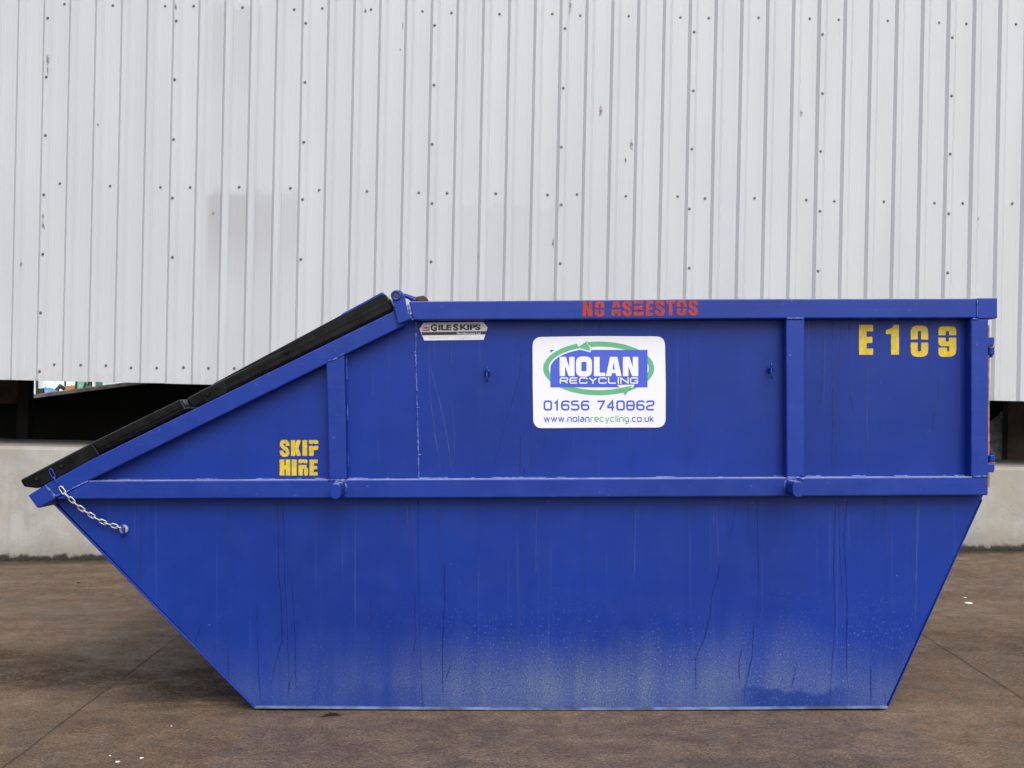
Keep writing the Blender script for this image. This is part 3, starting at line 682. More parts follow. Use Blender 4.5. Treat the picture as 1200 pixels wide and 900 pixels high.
# small orange digger
YD = 36.0; dg = empty('mini_digger', (X(78, YD), YD, 0)); tag(dg, 'orange mini digger with folded black arm in the far yard', 'digger')
b = MB()
for s in (-.45, .45): b.box(X(78, YD) - .75, X(78, YD) + .75, YD + s - .12, YD + s + .12, 0, .42)
b.build('track', M['tyre'], dg, off=dg.location, bevel=.12, seg=3)
b = MB(); b.prism([P(74, 470, YD), P(88, 470, YD), P(87.5, 452.6, YD), P(84, 451.6, YD), P(77, 452.4, YD)], (0, .7, 0)); b.build('body', M['orange'], dg, off=dg.location, bevel=.03)
b = MB(); b.tube([P(76, 456, YD + .3), P(70.5, 452.5, YD + .2), P(66.5, 457, YD + .1), P(67.5, 470, YD)], [.07, .08, .08, .05], 8); b.build('arm', M['tyre'], dg, off=dg.location)
b = MB(); b.tube([P(76.5, 453, YD + .4), P(76.5, 444, YD + .4)], .035, 8); b.build('exhaust', M['tyre'], dg, off=dg.location)
# vehicle cab with green tinted glass
YV = 34.0; vc = empty('yard_loader', (X(98, YV), YV, 0)); tag(vc, 'loader cab with green tinted glass and white pillar in the far yard', 'loader')
b = MB(); b.box(X(86, YV), X(112, YV), YV + .05, YV + 1.5, .5, Z(462, YV)); b.build('body', M['whitepaint'], vc, off=vc.location, bevel=.04)
for s in (.1, 1.2):
    for u in (91, 108): b = MB(); b.tube([(X(u, YV), YV + s, .45), (X(u, YV), YV + s + .3, .45)], .45, 20); b.build('wheel', M['tyre'], vc, off=vc.location)
b = MB(); b.prism([P(88.5, 462.5, YV), P(106.5, 462.5, YV), P(106.5, 438, YV), P(91, 438, YV)], (0, 1.1, 0)); b.build('windscreen', M['greenglass'], vc, off=vc.location)
b = MB(); b.tube([P(88, 462, YV - .03), P(90.5, 438, YV - .03)], .035); b.tube([P(107.4, 462, YV - .03), P(107.4, 438, YV - .03)], .04)
b.tube([P(98, 456, YV - .06), P(100, 448, YV - .06), P(103, 452, YV - .06), P(105, 446, YV - .06)], .03); b.build('cab_frame', M['tyre'], vc, off=vc.location)
b = MB(); b.box(X(108.8, YV), X(110.8, YV), YV - .05, YV + .1, Z(461, YV), Z(438, YV)); b.build('pillar', M['whitepaint'], vc, off=vc.location)
b = MB(); b.box(X(86, YV), X(112, YV), YV - .1, YV + 1.5, Z(438, YV) + .004, Z(438, YV) + .1); b.build('roof', M['whitepaint'], vc, off=vc.location)
# blue covered pile and a dark drum
hm = MB(); bmesh.ops.create_icosphere(hm.bm, subdivisions=4, radius=1.0)
for v in hm.bm.verts:
    p = v.co.copy(); p *= 1 + .12 * mnoise.noise(p * 2.5); v.co = Vector((p.x * .55, p.y * .5, max(p.z, -.98) * .90))
o = hm.build('covered_pile', M['tarp'], smooth=True); o.location = (X(57, 33), 33, .87); tag(o, 'pile under a blue tarpaulin in the far yard', 'covered pile')
dr = empty('drum', (X(48, 31), 31, 0)); tag(dr, 'dark steel drum left of the blue tarpaulin pile', 'drum')
zt_ = Z(455.6, 31); b = MB(); b.tube([(X(48, 31), 31, 0), (X(48, 31), 31, zt_ * .33), (X(48, 31), 31, zt_ * .66), (X(48, 31), 31, zt_)], .10, 18); b.build('drum_body', M['tyre'], dr, off=dr.location)
b = MB(); b.tube([(X(48, 31), 31, zt_ + .001), (X(48, 31), 31, zt_ + .012)], .085, 18); b.build('lid', M['steel'], dr, off=dr.location)

# ================================================================== THE SKIP
W = 1.75; SO = Vector((.215, W / 2, 0))
skip = empty('waste_skip', SO); tag(skip, 'large blue steel skip with sloping black lid, yellow stencils and white sign', 'skip')
K = dict(parent=skip, off=SO)
# hull: side plates, sloping ends, floor, right end
side = [P(300, 829), P(1038, 828.5), P(1152, 581), P(1152, 366), P(478, 368), P(62, 584)]
b = MB(); A = [b.bm.verts.new(p) for p in side]; B = [b.bm.verts.new(p + Vector((0, W, 0))) for p in side]
b.bm.faces.new(A); b.bm.faces.new(B[::-1])
for i in (0, 1, 2, 5): j = (i + 1) % 6; b.bm.faces.new((A[i], B[i], B[j], A[j]))
body = b.build('body', M['blue'], **K)
mo = body.modifiers.new('thickness', 'SOLIDIFY'); mo.thickness = .005; mo.offset = -1
# floor and end plates stand a little proud of the side plates
e = .010
b = MB()
fp = [(X(299), .0105), (X(460), .0065), (X(640), .0030), (X(860), .0055), (X(1039.5), .0100)]
b.prism([(x, -e, z) for x, z in fp] + [(x, -e, z + .0085) for x, z in fp[::-1]], (0, W + 2 * e, 0)); b.build('floor_plate', M['edge'], **K)
b = MB(); b.box(X(330), X(1010), .05, W - .05, .0002, .0030); b.build('runner', M['rust'], **K)
def lip(a, c, nm, wd=.006):
    a, c = P(*a), P(*c); t = (c - a).normalized(); n = Vector((t.z, 0, -t.x)) * wd
    b = MB(); b.prism([a - n * .2, c - n * .2, c + n, a + n], (0, W + .016, 0)); me = b.mesh(nm); me.transform(Matrix.Translation((0, -.008, 0))); link(nm, me, M['rail'], bevel=.0015, **K)
lip((299.5, 828.5), (65, 590), 'sloping_end_plate', -.006)
lip((1039.5, 828.2), (1150, 585), 'sloping_end_plate', .003)

def rail(name, pts, Y0=-.06, Y1=0.0, mat='rail', bevel=.005, mirror=True):
    def mk(mir):
        b = MB(); b.prism([P(x, y, Y0) for x, y in pts], (0, Y1 - Y0, 0)); me = b.mesh(name)
        if mir:
            me.transform(Matrix.Translation((0, W, 0)) @ Matrix.Scale(-1, 4, (0, 1, 0))); me.flip_normals()
        return link(name, me, M[mat], bevel=bevel, **K)
    o = mk(False)
    if mirror: mk(True)
    return o
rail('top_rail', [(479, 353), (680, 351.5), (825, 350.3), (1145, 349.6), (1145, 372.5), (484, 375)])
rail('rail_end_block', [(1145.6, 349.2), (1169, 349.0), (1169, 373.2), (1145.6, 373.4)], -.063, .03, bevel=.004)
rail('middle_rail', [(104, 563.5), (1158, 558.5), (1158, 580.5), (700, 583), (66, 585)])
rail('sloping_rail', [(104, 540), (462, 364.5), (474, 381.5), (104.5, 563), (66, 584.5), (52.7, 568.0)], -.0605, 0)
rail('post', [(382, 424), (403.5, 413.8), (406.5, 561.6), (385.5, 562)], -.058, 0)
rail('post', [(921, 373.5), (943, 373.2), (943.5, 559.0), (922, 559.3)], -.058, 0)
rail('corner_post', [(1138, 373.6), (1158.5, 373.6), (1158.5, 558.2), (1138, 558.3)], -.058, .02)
# cross tube under the lid's lower lip
b = MB(); b.prism([P(32.7, 580.7, -.06), P(52.2, 568.6, -.06), P(65.5, 584, -.06), P(44, 596, -.06)], (0, W + .12, 0)); b.build('lip_tube', M['rail'], bevel=.004, **K)
# back top beam and right end frame keep the box closed
b = MB(); b.box(X(1145), X(1166), .032, W - .032, Z(372), Z(350)); b.build('end_beam', M['rail'], bevel=.004, **K)
# rear door; orange strip paints a lens colour fringe along its edge
b = MB(); b.box(X(1155), X(1161.0), .034, W - .004, Z(571), Z(381)); door = b.build('rear_door', M['rail'], bevel=.004, **K)
b = MB(); b.box(X(1155), X(1160.1), .004, .0335, Z(571), Z(381)); b.build('door_edge', M['orange_fringe_rust'], parent=door, off=SO)
for zz in (420, 475, 530):
    b = MB(); b.box(X(1161.05), X(1161.05) + .03, .08, W - .08, Z(zz + 6), Z(zz - 6)); b.build('door_rib', M['rail'], parent=door, off=SO, bevel=.003)
# welds -----------------------------------------------------------
def weld(pts, r, Y, jit=.35, step=2.0, name='weld_bead'):
    path = []
    for i in range(len(pts) - 1):
        a, c = Vector(pts[i]), Vector(pts[i + 1]); n = max(2, int((c - a).length / step))
        for k in range(n): p = a.lerp(c, k / n); path.append(P(p.x + rnd.uniform(-.25, .25), p.y, Y))
    path.append(P(*pts[-1], Y)); b = MB(); b.tube(path, r, 6, jit=jit); return b.build(name, M['bead'], smooth=True, **K)
weld([(487.5, 377), (487, 415), (489, 477), (490.5, 545), (490.5, 561)], .0035, 0)
sw = weld([(490, 586), (490.7, 690), (493, 767), (495.5, 828)], .0022, 0); sw.data.materials[0] = M['blue']
for x, y in ((487, 413), (489, 478), (490.5, 533)): weld([(x - 2, y), (x + 2.5, y)], .004, -.001)
mid_y = lambda x: 563.5 - (x - 104) * 5 / 1054
for a, c in ((111, 166), (230, 256), (300, 322), (347, 353), (369, 384), (407, 431), (452, 456), (490, 525), (552, 556), (575, 640), (653, 664), (768, 790), (842, 848), (905, 920), (944, 962), (997, 1014), (1048, 1066), (1105, 1109), (1118, 1130)):
    weld([(a, mid_y(a) - 1.2), (c, mid_y(c) - 1.2)], .0042, -.004, .2)
weld([(405.8, 415), (406.2, 445)], .004, -.003); weld([(407, 475), (407.3, 493)], .004, -.003); weld([(407.8, 530), (408, 559)], .004, -.003)
for a, c in ((378, 402), (436, 455), (455, 490)): weld([(919.5, a), (919.8, c)], .003, -.006)
for a, c in ((380, 398), (452, 482), (500, 520), (535, 556)): weld([(1134.5, a), (1134.5, c)], .003, -.004)
weld([(384, 423.2), (392, 421), (403, 414.2)], .004, -.0585); weld([(385, 562.6), (404, 562.2), (406.5, 564.5)], .004, -.060)
weld([(922, 559.5), (936, 559.6), (943, 562)], .004, -.060); weld([(1140, 558.4), (1158, 558.2)], .004, -.060); weld([(922, 373.2), (942, 372.8)], .004, -.0605); weld([(1139, 373.6), (1146, 374)], .004, -.060)
weld([(52.7, 568.5), (65, 581.5), (76, 577.5), (87, 571.5), (104, 563.5)], .0036, -.0605)
weld([(478.5, 357), (481, 372), (484, 375)], .005, -.058); weld([(1145.3, 351), (1145.3, 372)], .0025, -.0602)
# lifting lugs ----------------------------------------------------
def lug(px, py, bx, by, name='lifting_lug'):
    Y1 = -.175; c0 = P(bx, by, -.058); c1 = P(px, py - 1.5, Y1); b = MB(); n = 24; A, B = [], []
    for k in range(n):
        a = 2 * math.pi * k / n; s = max(0, -math.sin(a))
        r = .0215; dx, dz = r * math.cos(a) * (1.0 + .08 * s), r * math.sin(a) - (.016 if math.sin(a) < -.1 else 0)
        A.append(b.bm.verts.new((c1.x + dx * 1.0, Y1, c1.z + dz))); B.append(b.bm.verts.new((c1.x + dx, -.06, c1.z + dz)))
    b.bm.faces.new(A); b.bm.faces.new(B[::-1])
    for k in range(n): b.bm.faces.new((A[k], B[k], B[(k + 1) % n], A[(k + 1) % n]))
    o = b.build(name, M['rail'], bevel=.003, **K)
    wb = MB(); wb.tube([(c1.x + .025 * math.cos(2 * math.pi * k / 20), -.0605, c1.z + .026 * math.sin(2 * math.pi * k / 20)) for k in range(20)], .004, 6, closed=True, jit=.3)
    wo = wb.build('weld_ring', M['bead'], smooth=True, parent=o, off=SO); return o
lug(393, 575, 399, 572); lug(935.5, 572.5, 929, 570)
# tarpaulin hooks -------------------------------------------------
def hook(px, py):
    b = MB(); a = P(px, py, 0); sc = CD / F
    b.tube([a + Vector((.002, -.002, .006)), a + Vector((.002, -.022, .004)), a + Vector((-.001, -.032, .012)), a + Vector((-.001, -.032, .030))], .0042, 8)
    b.tube([a + Vector((-.001, -.032, .010)), a + Vector((-.001, -.034, -.018)), a + Vector((.001, -.030, -.033))], .0032, 8)
    b.tube([a + Vector((.0, -.014, .002)) + Vector((.010 * math.cos(t), -.004 * math.sin(t), .009 * math.sin(t))) for t in [2 * math.pi * k / 14 for k in range(14)]], .0036, 7, closed=True)
    b.build('tarpaulin_hook', M['rail'], smooth=True, **K)
hook(571, 438); hook(902, 434)
# door hinges on the right end ------------------------------------
def hinge(px, y0, y1, yb0, yb1, up):
    Y = -.03; b = MB()
    b.tube([P(px, y0, Y), P(px, y1, Y)], .0125, 16); o = b.build('hinge', M['rail'], bevel=.002, **K)
    b = MB(); b.prism([P(px - 6, yb0, -.045), P(px + 4, yb0, -.045), P(px + 4.5, (yb0 + yb1) / 2, -.045), P(px + 3.5, yb1, -.045), P(px - 5, yb1, -.045)], (0, .012, 0)); b.build('hinge_leaf', M['rail'], parent=o, off=SO, bevel=.003)
    b = MB(); b.tube([P(px + .4, y0 - 4, Y), P(px + .4, y1 + 3, Y)], .0065, 12); b.build('hinge_pin', M['rail'], parent=o, off=SO)
    b = MB(); b.tube([P(px, y1 if not up else y0, Y), P(px, (y1 if not up else y0) + 1.2, Y)], .0145, 16); b.build('washer', M['orange_fringe_rust'], parent=o, off=SO)
hinge(1161, 406.5, 416, 395, 406, True); hinge(1161.5, 533.5, 541.5, 543.5, 553.5, False)
# ------------------------------------------------------------------ lid
lid = MB(); lid.prism([P(x, y, -.052) for x, y in ((23, 562.5), (110, 517.2), (212, 467.3), (217.5, 477.5), (220, 480), (110, 534), (44, 572.5), (27.5, 570.5))], (0, W + .1, 0))
lower = lid.build('lower_lid', M['lid'], bevel=.014, **K)
b = MB(); b.prism([P(x, y, -.060) for x, y in ((25, 562.8), (108, 520), (117, 533.4), (46, 571.3), (29, 569.3))], (0, .008, 0)); b.build('end_cap', M['lid'], parent=lower, off=SO, bevel=.003)
b = MB(); b.prism([P(x, y, -.057) for x, y in ((110.5, 519.5), (211, 469.8), (215, 476.5), (113.5, 527.0))], (0, .005, 0)); b.build('lid_flange', M['lid'], parent=lower, off=SO, bevel=.002)
def bolt(px, py, Y, parent, r=.010):
    b = MB(); b.tube([P(px, py, Y + .004), P(px, py, Y - .004), P(px, py, Y - .009)], [r, r, r * .55], 12); b.build('bolt', M['lid'], parent=parent, off=SO, smooth=False)
bolt(72, 546.5, -.060, lower); bolt(43, 561.5, -.060, lower)
up = MB(); up.prism([P(x, y, -.052) for x, y in ((217.5, 467.3), (239, 455.6), (456.5, 349.0), (463, 362.5), (228, 477.8), (222, 476.5))], (0, W + .1, 0))
upper = up.build('upper_lid', M['lid'], bevel=.012, **K)
b = MB(); b.prism([P(x, y, -.030) for x, y in ((242, 455), (252, 448.4), (447, 343.6), (452, 345.5), (455, 351), (246, 458))], (0, W + .055, 0)); b.build('lid_sheet', M['lid'], parent=upper, off=SO, bevel=.003)
b = MB(); b.prism([P(x, y, -.034) for x, y in ((400, 368.2), (447.5, 342.4), (451.5, 345), (449, 346.3), (447, 345.2), (401, 370.0))], (0, W + .06, 0)); b.build('edge_strip', M['rail'], parent=upper, off=SO)
b = MB(); b.prism([P(x, y, -.058) for x, y in ((234.5, 461.3), (262, 448.5), (263.5, 451), (266, 459.5), (241, 471.8))], (0, .006, 0)); b.build('lid_strap', M['lid'], parent=upper, off=SO, bevel=.002)
b = MB(); b.prism([P(x, y, -.055) for x, y in ((264, 446.5), (457, 351.2), (458.2, 353.8), (265.5, 449.3))], (0, .003, 0)); b.build('lid_flange', M['lid'], parent=upper, off=SO)
bolt(335.5, 412.5, -.055, upper); bolt(243, 461.8, -.058, upper)
# lid hinge at the crest
hb = MB(); hb.prism([P(x, y, -.080) for x, y in ((459.8, 352), (458.3, 346), (461, 341), (466, 339.2), (471, 341.3), (474, 347), (480, 374.5), (466.5, 380))], (0, .014, 0)); hg = hb.build('lid_hinge', M['rail'], bevel=.003, **K)
b = MB(); b.tube([P(464.3, 346.3, -.081) + Vector((.0155 * math.cos(t), 0, .0155 * math.sin(t))) for t in [2 * math.pi * k / 24 for k in range(24)]], .0055, 8, closed=True); b.build('hinge_bush', M['rail'], parent=hg, off=SO, smooth=True)
b = MB(); b.tube([P(464.3, 346.3, -.083), P(464.3, 346.3, .02)], .0105, 16); b.build('hinge_pin', M['rust'], parent=hg, off=SO)
b = MB(); b.tube([P(473, 346, -.01), P(479, 348, -.005), P(484, 350.5, 0), P(487, 351.5, 0)], [.009, .009, .012, .012], 12); b.build('hinge_bolt', M['rail'], parent=hg, off=SO)
b = MB(); b.prism([P(x, y, .05) for x, y in ((485, 352), (485, 348.2), (496, 346.2), (500, 348.6), (500, 353.5))], (0, .09, 0)); b.build('rusty_bracket', M['rust'], bevel=.003, **K)
# ------------------------------------------------------------------ chain
CP = [(61.2, 555, -.066), (66, 564, -.066), (73.3, 574.7, -.067), (78.7, 580.7, -.066), (84, 586, -.062), (89.3, 590.7, -.056), (95.3, 596, -.050), (101.3, 600, -.044), (107.3, 604, -.038), (114, 608, -.033), (120.7, 611.7, -.028), (126.7, 614, -.024), (134, 616.3, -.021), (140, 618, -.019)]
cr = empty('lid_chain', P(61.2, 555, -.066) - SO); cr.parent = skip
def link_mesh(L, wd, r):
    b = MB(); pts = []; h = L / 2 - wd / 2; n = 9
    for k in range(n + 1): a = -math.pi / 2 + math.pi * k / n; pts.append((h + wd / 2 * math.cos(a), 0, wd / 2 * math.sin(a)))
    for k in range(n + 1): a = math.pi / 2 + math.pi * k / n; pts.append((-h + wd / 2 * math.cos(a), 0, wd / 2 * math.sin(a)))
    b.tube(pts, r, 7, closed=True); return b.mesh('chain_link')
lm = link_mesh(.0295, .0150, .0024); lm.materials.append(M['zinc'])
for p in lm.polygons: p.use_smooth = True
lm2 = lm.copy(); lm2.materials.clear(); lm2.materials.append(M['rail'])
base = P(61.2, 555, -.066)
for i, (px, py, Y) in enumerate(CP):
    c = P(px, py, Y); a = P(*CP[max(0, i - 1)]); d = P(*CP[min(len(CP) - 1, i + 1)]); t = (d - a).normalized()
    u = Vector((0, -1, 0)); u = (u - t * u.dot(t)).normalized(); v = t.cross(u)
    rotm = Matrix((t, u, v)).transposed().to_4x4(); rotm = rotm @ Matrix.Rotation(R(8) if i % 2 == 0 else R(80), 4, 'X')
    o = bpy.data.objects.new('chain_link', lm2 if i < 2 else lm); COL.objects.link(o); o.parent = cr
    o.matrix_local = Matrix.Translation(c - base) @ rotm
    ln = (d - a).length / (2 if 0 < i < len(CP) - 1 else 1); o.scale = (max(.8, min(1.25, (ln + .0075) / .030)), 1, 1)
b = MB(); b.tube([P(145, 620, 0), P(145, 620, -.010)], .0175, 20); ck = b.build('chain_washer', M['washer'], bevel=.002, **K)
b = MB(); b.tube([P(145.2, 620, -.004), P(145.2, 620, -.026), P(144, 619, -.030)], .0065, 10)
b.tube([P(141.8, 611.5, -.022), P(143, 616, -.028), P(144.6, 620, -.030), P(145.6, 626, -.026), P(144.2, 629.5, -.018)], [.0032, .0045, .005, .0048, .003], 8); b.build('hook', M['rail'], parent=ck, off=SO, smooth=True)
# ------------------------------------------------------------------ sign board
SY = -.0045
sx = lambda u: 600 + u / 6.0
sy = lambda v: 380 + v / 6.0
b = MB(); o2 = round_poly([(624, 395, 11), (700, 393.8), (779.2, 394.2, 11), (780.2, 450), (780, 501.2, 11), (700, 501.2), (625, 502, 11), (624.2, 450)], 7)
b.prism([P(p.x, p.y, SY) for p in o2], (0, .004, 0)); sign = b.build('sign_board', M['white'], bevel=.0008, **K)
def lay(n): return SY - .00045 * n
def spoly(b, pts, n): b.face([P(sx(x), sy(y), lay(n)) for x, y in pts])
def arc(b, a0, a1, ro, ri, n, N=40, c=(610, 310)):
    pts = [(c[0] + ro[0] * math.cos(R(a0 + (a1 - a0) * i / N)), c[1] - ro[1] * math.sin(R(a0 + (a1 - a0) * i / N))) for i in range(N + 1)]
    inn = [(c[0] + ri[0] * math.cos(R(a0 + (a1 - a0) * i / N)), c[1] - ri[1] * math.sin(R(a0 + (a1 - a0) * i / N))) for i in range(N + 1)]
    for i in range(N): spoly(b, [pts[i], pts[i + 1], inn[i + 1], inn[i]], n)
RO, RI = (390, 189), (352, 153)
b = MB(); arc(b, -66, 102, RO, RI, 1); arc(b, 180, 305, RO, RI, 1); o = b.build('logo_ring', M['sgreen'], parent=sign, off=SO)
b = MB(); spoly(b, [(270, 180), (953, 180), (953, 443), (270, 443)], 2); b.build('logo_panel', M['sblue'], parent=sign, off=SO)
b = MB(); arc(b, 112, 186, (353, 154), (340, 142), 3)
arc(b, 108, 170, (404, 203), (389, 188), 3)
spoly(b, [(436, 158), (508, 112), (522, 128), (560, 168), (552, 198), (470, 176)], 3.3)
b.build('logo_outline', M['white'], parent=sign, off=SO)
b = MB(); spoly(b, [(738, 427), (862, 424), (848, 446), (762, 449)], 3.3); b.build('logo_outline', M['white'], parent=sign, off=SO)
b = MB(); arc(b, 113, 188, RO, RI, 4); spoly(b, [(462, 161), (530, 117), (526, 131), (547, 165), (547, 188)], 5); b.build('logo_arrow', M['sgreen'], parent=sign, off=SO)
b = MB(); spoly(b, [(846, 430), (762, 450), (780, 462), (796, 499)], 5); arc(b, -66, -56, RO, RI, 4); b.build('logo_arrow', M['sgreen'], parent=sign, off=SO)
b = MB()
for ch, x0, x1 in (('N', 335, 440), ('L', 576, 656), ('N', 780, 888)):
    for o3 in glyph_outlines(ch, x0, x1, 229, 365): fill2d(b, o3, lambda p: P(sx(p.x), sy(p.y), lay(4)))
ring_quads(b, 450, 562, 226, 368, 38, 44, lambda p: P(sx(p.x), sy(p.y), lay(4)))
fill2d(b, [Vector((660 + x * 110, 365 - y * 136)) for x, y in ((0, 0), (.27, 1), (.73, 1), (1, 0), (.66, 0), (.61, .16), (.39, .16), (.34, 0))], lambda p: P(sx(p.x), sy(p.y), lay(4)))
b.build('name_lettering', M['white'], parent=sign, off=SO)
b = MB(); b.face([P(sx(660 + x * 110), sy(365 - y * 136), lay(5)) for x, y in ((.43, .34), (.57, .34), (.5, .74))]); b.build('letter_counter', M['sblue'], parent=sign, off=SO)
def row(text, x0, x1, y0, y1, t, gap, widths=None):
    ws = [(widths or {}).get(c, 1.0) for c in text]; tot = sum(ws); g = gap; u = (x1 - x0 - g * (len(text) - 1)) / tot; out = []; x = x0
    for c, wv in zip(text, ws): out.append((x, x + wv * u, y0, y1)); x += wv * u + g
    return out
conv = lambda n: (lambda p, k: P(sx(p.x), sy(p.y), lay(n) - .0001 * k))
b = MB(); stroke_text(b, 'RECYCLING', row('RECYCLING', 336, 888, 373, 418, 8, 9, {'I': .16}), 8.5, 12, conv(4)); b.build('trade_lettering', M['white'], parent=sign, off=SO)
pr = row('01656 740862', 222, 1003, 535, 607, 12, 9, {' ': .52, '1': .72})
for i0, i1 in ((0, 5), (6, 12)):
    b = MB(); stroke_text(b, '01656 740862'[i0:i1], pr[i0:i1], 12.5, 22, conv(1)); b.build('phone_number', M['sblue'], parent=sign, off=SO)
URL = 'www.nolanrecycling.co.uk'
wd = {'w': 1.42, '.': .30, 'l': .26, 'i': .26, 'r': .72, 'k': .92}
bx = row(URL, 223, 998, 651, 687, 7, 5.2, wd)
ia, ib = URL.index('recycling'), URL.index('.co')
b = MB(); stroke_text(b, URL[:ia], bx[:ia], 7, 11, conv(1)); stroke_text(b, URL[ib:], bx[ib:], 7, 11, conv(1)); b.build('web_address', M['sblue'], parent=sign, off=SO)
b = MB(); stroke_text(b, URL[ia:ib], bx[ia:ib], 7, 11, conv(1)); b.build('web_address', M['sgreen'], parent=sign, off=SO)
# ------------------------------------------------------------------ maker's plate
mx = lambda u: 488 + u / 13.333
my = lambda v: 372 + v / 13.333
MY = -.002
b = MB(); b.prism([P(mx(u), my(v), MY) for u, v in ((48, 178), (112, 84), (1042, 68), (1112, 156), (1050, 348), (122, 360))], (0, .0018, 0)); mp_ = b.build('maker_plate', M['white'], **K)
b = MB(); b.face([P(mx(u), my(v), MY - .0004) for u, v in ((76, 229), (1094, 214), (1076, 266), (92, 280))]); b.build('plate_band', M['black'], parent=mp_, off=SO)
for tx, u0, u1, v0, v1 in (('G', 222, 320, 207, 104), ('ILE', 343, 548, 197, 112), ('S', 574, 656, 200, 102), ('KIPS', 678, 1002, 192, 106)):
    font_text('plate_name', tx, mx(u0), mx(u1), my(v0), my(v0) - my(v1), MY - .0005, M['black'], mp_, SO, bold=.05)
font_text('plate_name', 'Manufacturers Ltd', mx(632), mx(1000), my(264), 2.5, MY - .0008, M['white'], mp_, SO, bold=.01)
font_text('plate_address', '0121 559 7275', mx(200), mx(500), my(331), 2.2, MY - .0005, M['grey_ink'], mp_, SO)
font_text('plate_address', 'www.gileskips.co.uk', mx(600), mx(1000), my(328), 2.2, MY - .0005, M['grey_ink'], mp_, SO)
b = MB(); b.face([P(mx(u), my(v), MY - .0004) for u, v in ((93, 196), (186, 190), (186, 150), (203, 150), (203, 212), (93, 212))]); b.face([P(mx(u), my(v), MY - .0004) for u, v in ((93, 170), (150, 178), (180, 172), (180, 182), (93, 188))]); b.build('plate_emblem', M['red_ink'], parent=mp_, off=SO)
b = MB(); b.face([P(mx(u), my(v), MY - .0005) for u, v in ((96, 148), (140, 152), (175, 148), (176, 168), (150, 174), (118, 160))]); b.build('plate_emblem', M['navy_ink'], parent=mp_, off=SO)
# ------------------------------------------------------------------ stencils
lettering('stencil_letter', [('E', 1007, 1023, 380.8, 415.5)], -.0012, M['yellow'], skip, SO, fringe=.8)
lettering('stencil_number', [('1', 1038.5, 1053.3, 380.9, 415.3), ('0', 1067.4, 1087.5, 381.7, 418), ('9', 1100, 1120.4, 382.6, 418)], -.0012, M['yellow'], skip, SO, fringe=.8)
lettering('stencil_lettering', [('S', 328.1, 339, 515.7, 535), ('K', 341.2, 352.3, 516, 534), ('I', 354.7, 359.7, 516, 534), ('P', 362.3, 372.7, 516, 534), ('H', 328, 340, 538.7, 557), ('I', 342, 347.5, 538.7, 557), ('R', 349.9, 360.8, 538.7, 557), ('E', 363, 372, 538.7, 557)], -.0012, M['yellow'], skip, SO, fringe=.85)
lettering('stencil_warning', [('N', 683, 694, 353.1, 370.9), ('O', 697.3, 708.2, 353.1, 370.9), ('A', 716.3, 727.7, 352.7, 370.1), ('S', 729.5, 740.4, 352.5, 370.5), ('B', 742.8, 754, 352.1, 369.9), ('E', 757, 765.2, 352.3, 370.1), ('S', 767.6, 778.8, 352.0, 370.1), ('T', 780.5, 791.2, 352.0, 369.6), ('O', 793.3, 804.5, 351.8, 369.6), ('S', 807, 818, 351.7, 369.7)], -.0613, M['red'], skip, SO, fringe=.6)
# ------------------------------------------------------------------ runs of water and dirt down the paint
def runs(name, items, mat, Y=-.0006):
    b = MB().fade()
    for i, (pts, wpx) in enumerate(items):
        v = [Vector(p) for p in pts]; path = []
        for k in range(len(v) - 1):
            n = max(2, int((v[k + 1] - v[k]).length / 5))
            for j in range(n): q = v[k].lerp(v[k + 1], j / n); q.x += .5 * mnoise.noise((q.y * .06, i * 3.3, 0)); path.append(q)
        path.append(v[-1]); N = len(path); yy = Y - .00006 * (i % 6)
        for k in range(N - 1):
            f = [min(1, (1 - t / (N - 1)) * 4, .35 + t * .3) for t in (k, k + 1)]
            h = [wpx / 2 * (.75 + .5 * abs(mnoise.noise((t * .3, i, 1)))) for t in (k, k + 1)]
            for sgn in (-1, 1):
                b.face([P(path[k].x, path[k].y, yy), P(path[k + 1].x, path[k + 1].y, yy), P(path[k + 1].x + sgn * h[1], path[k + 1].y, yy), P(path[k].x + sgn * h[0], path[k].y, yy)], [f[0], f[1], f[1] * .25, f[0] * .25])
    return tag(b.build(name, mat, skip, SO), kind='stuff')
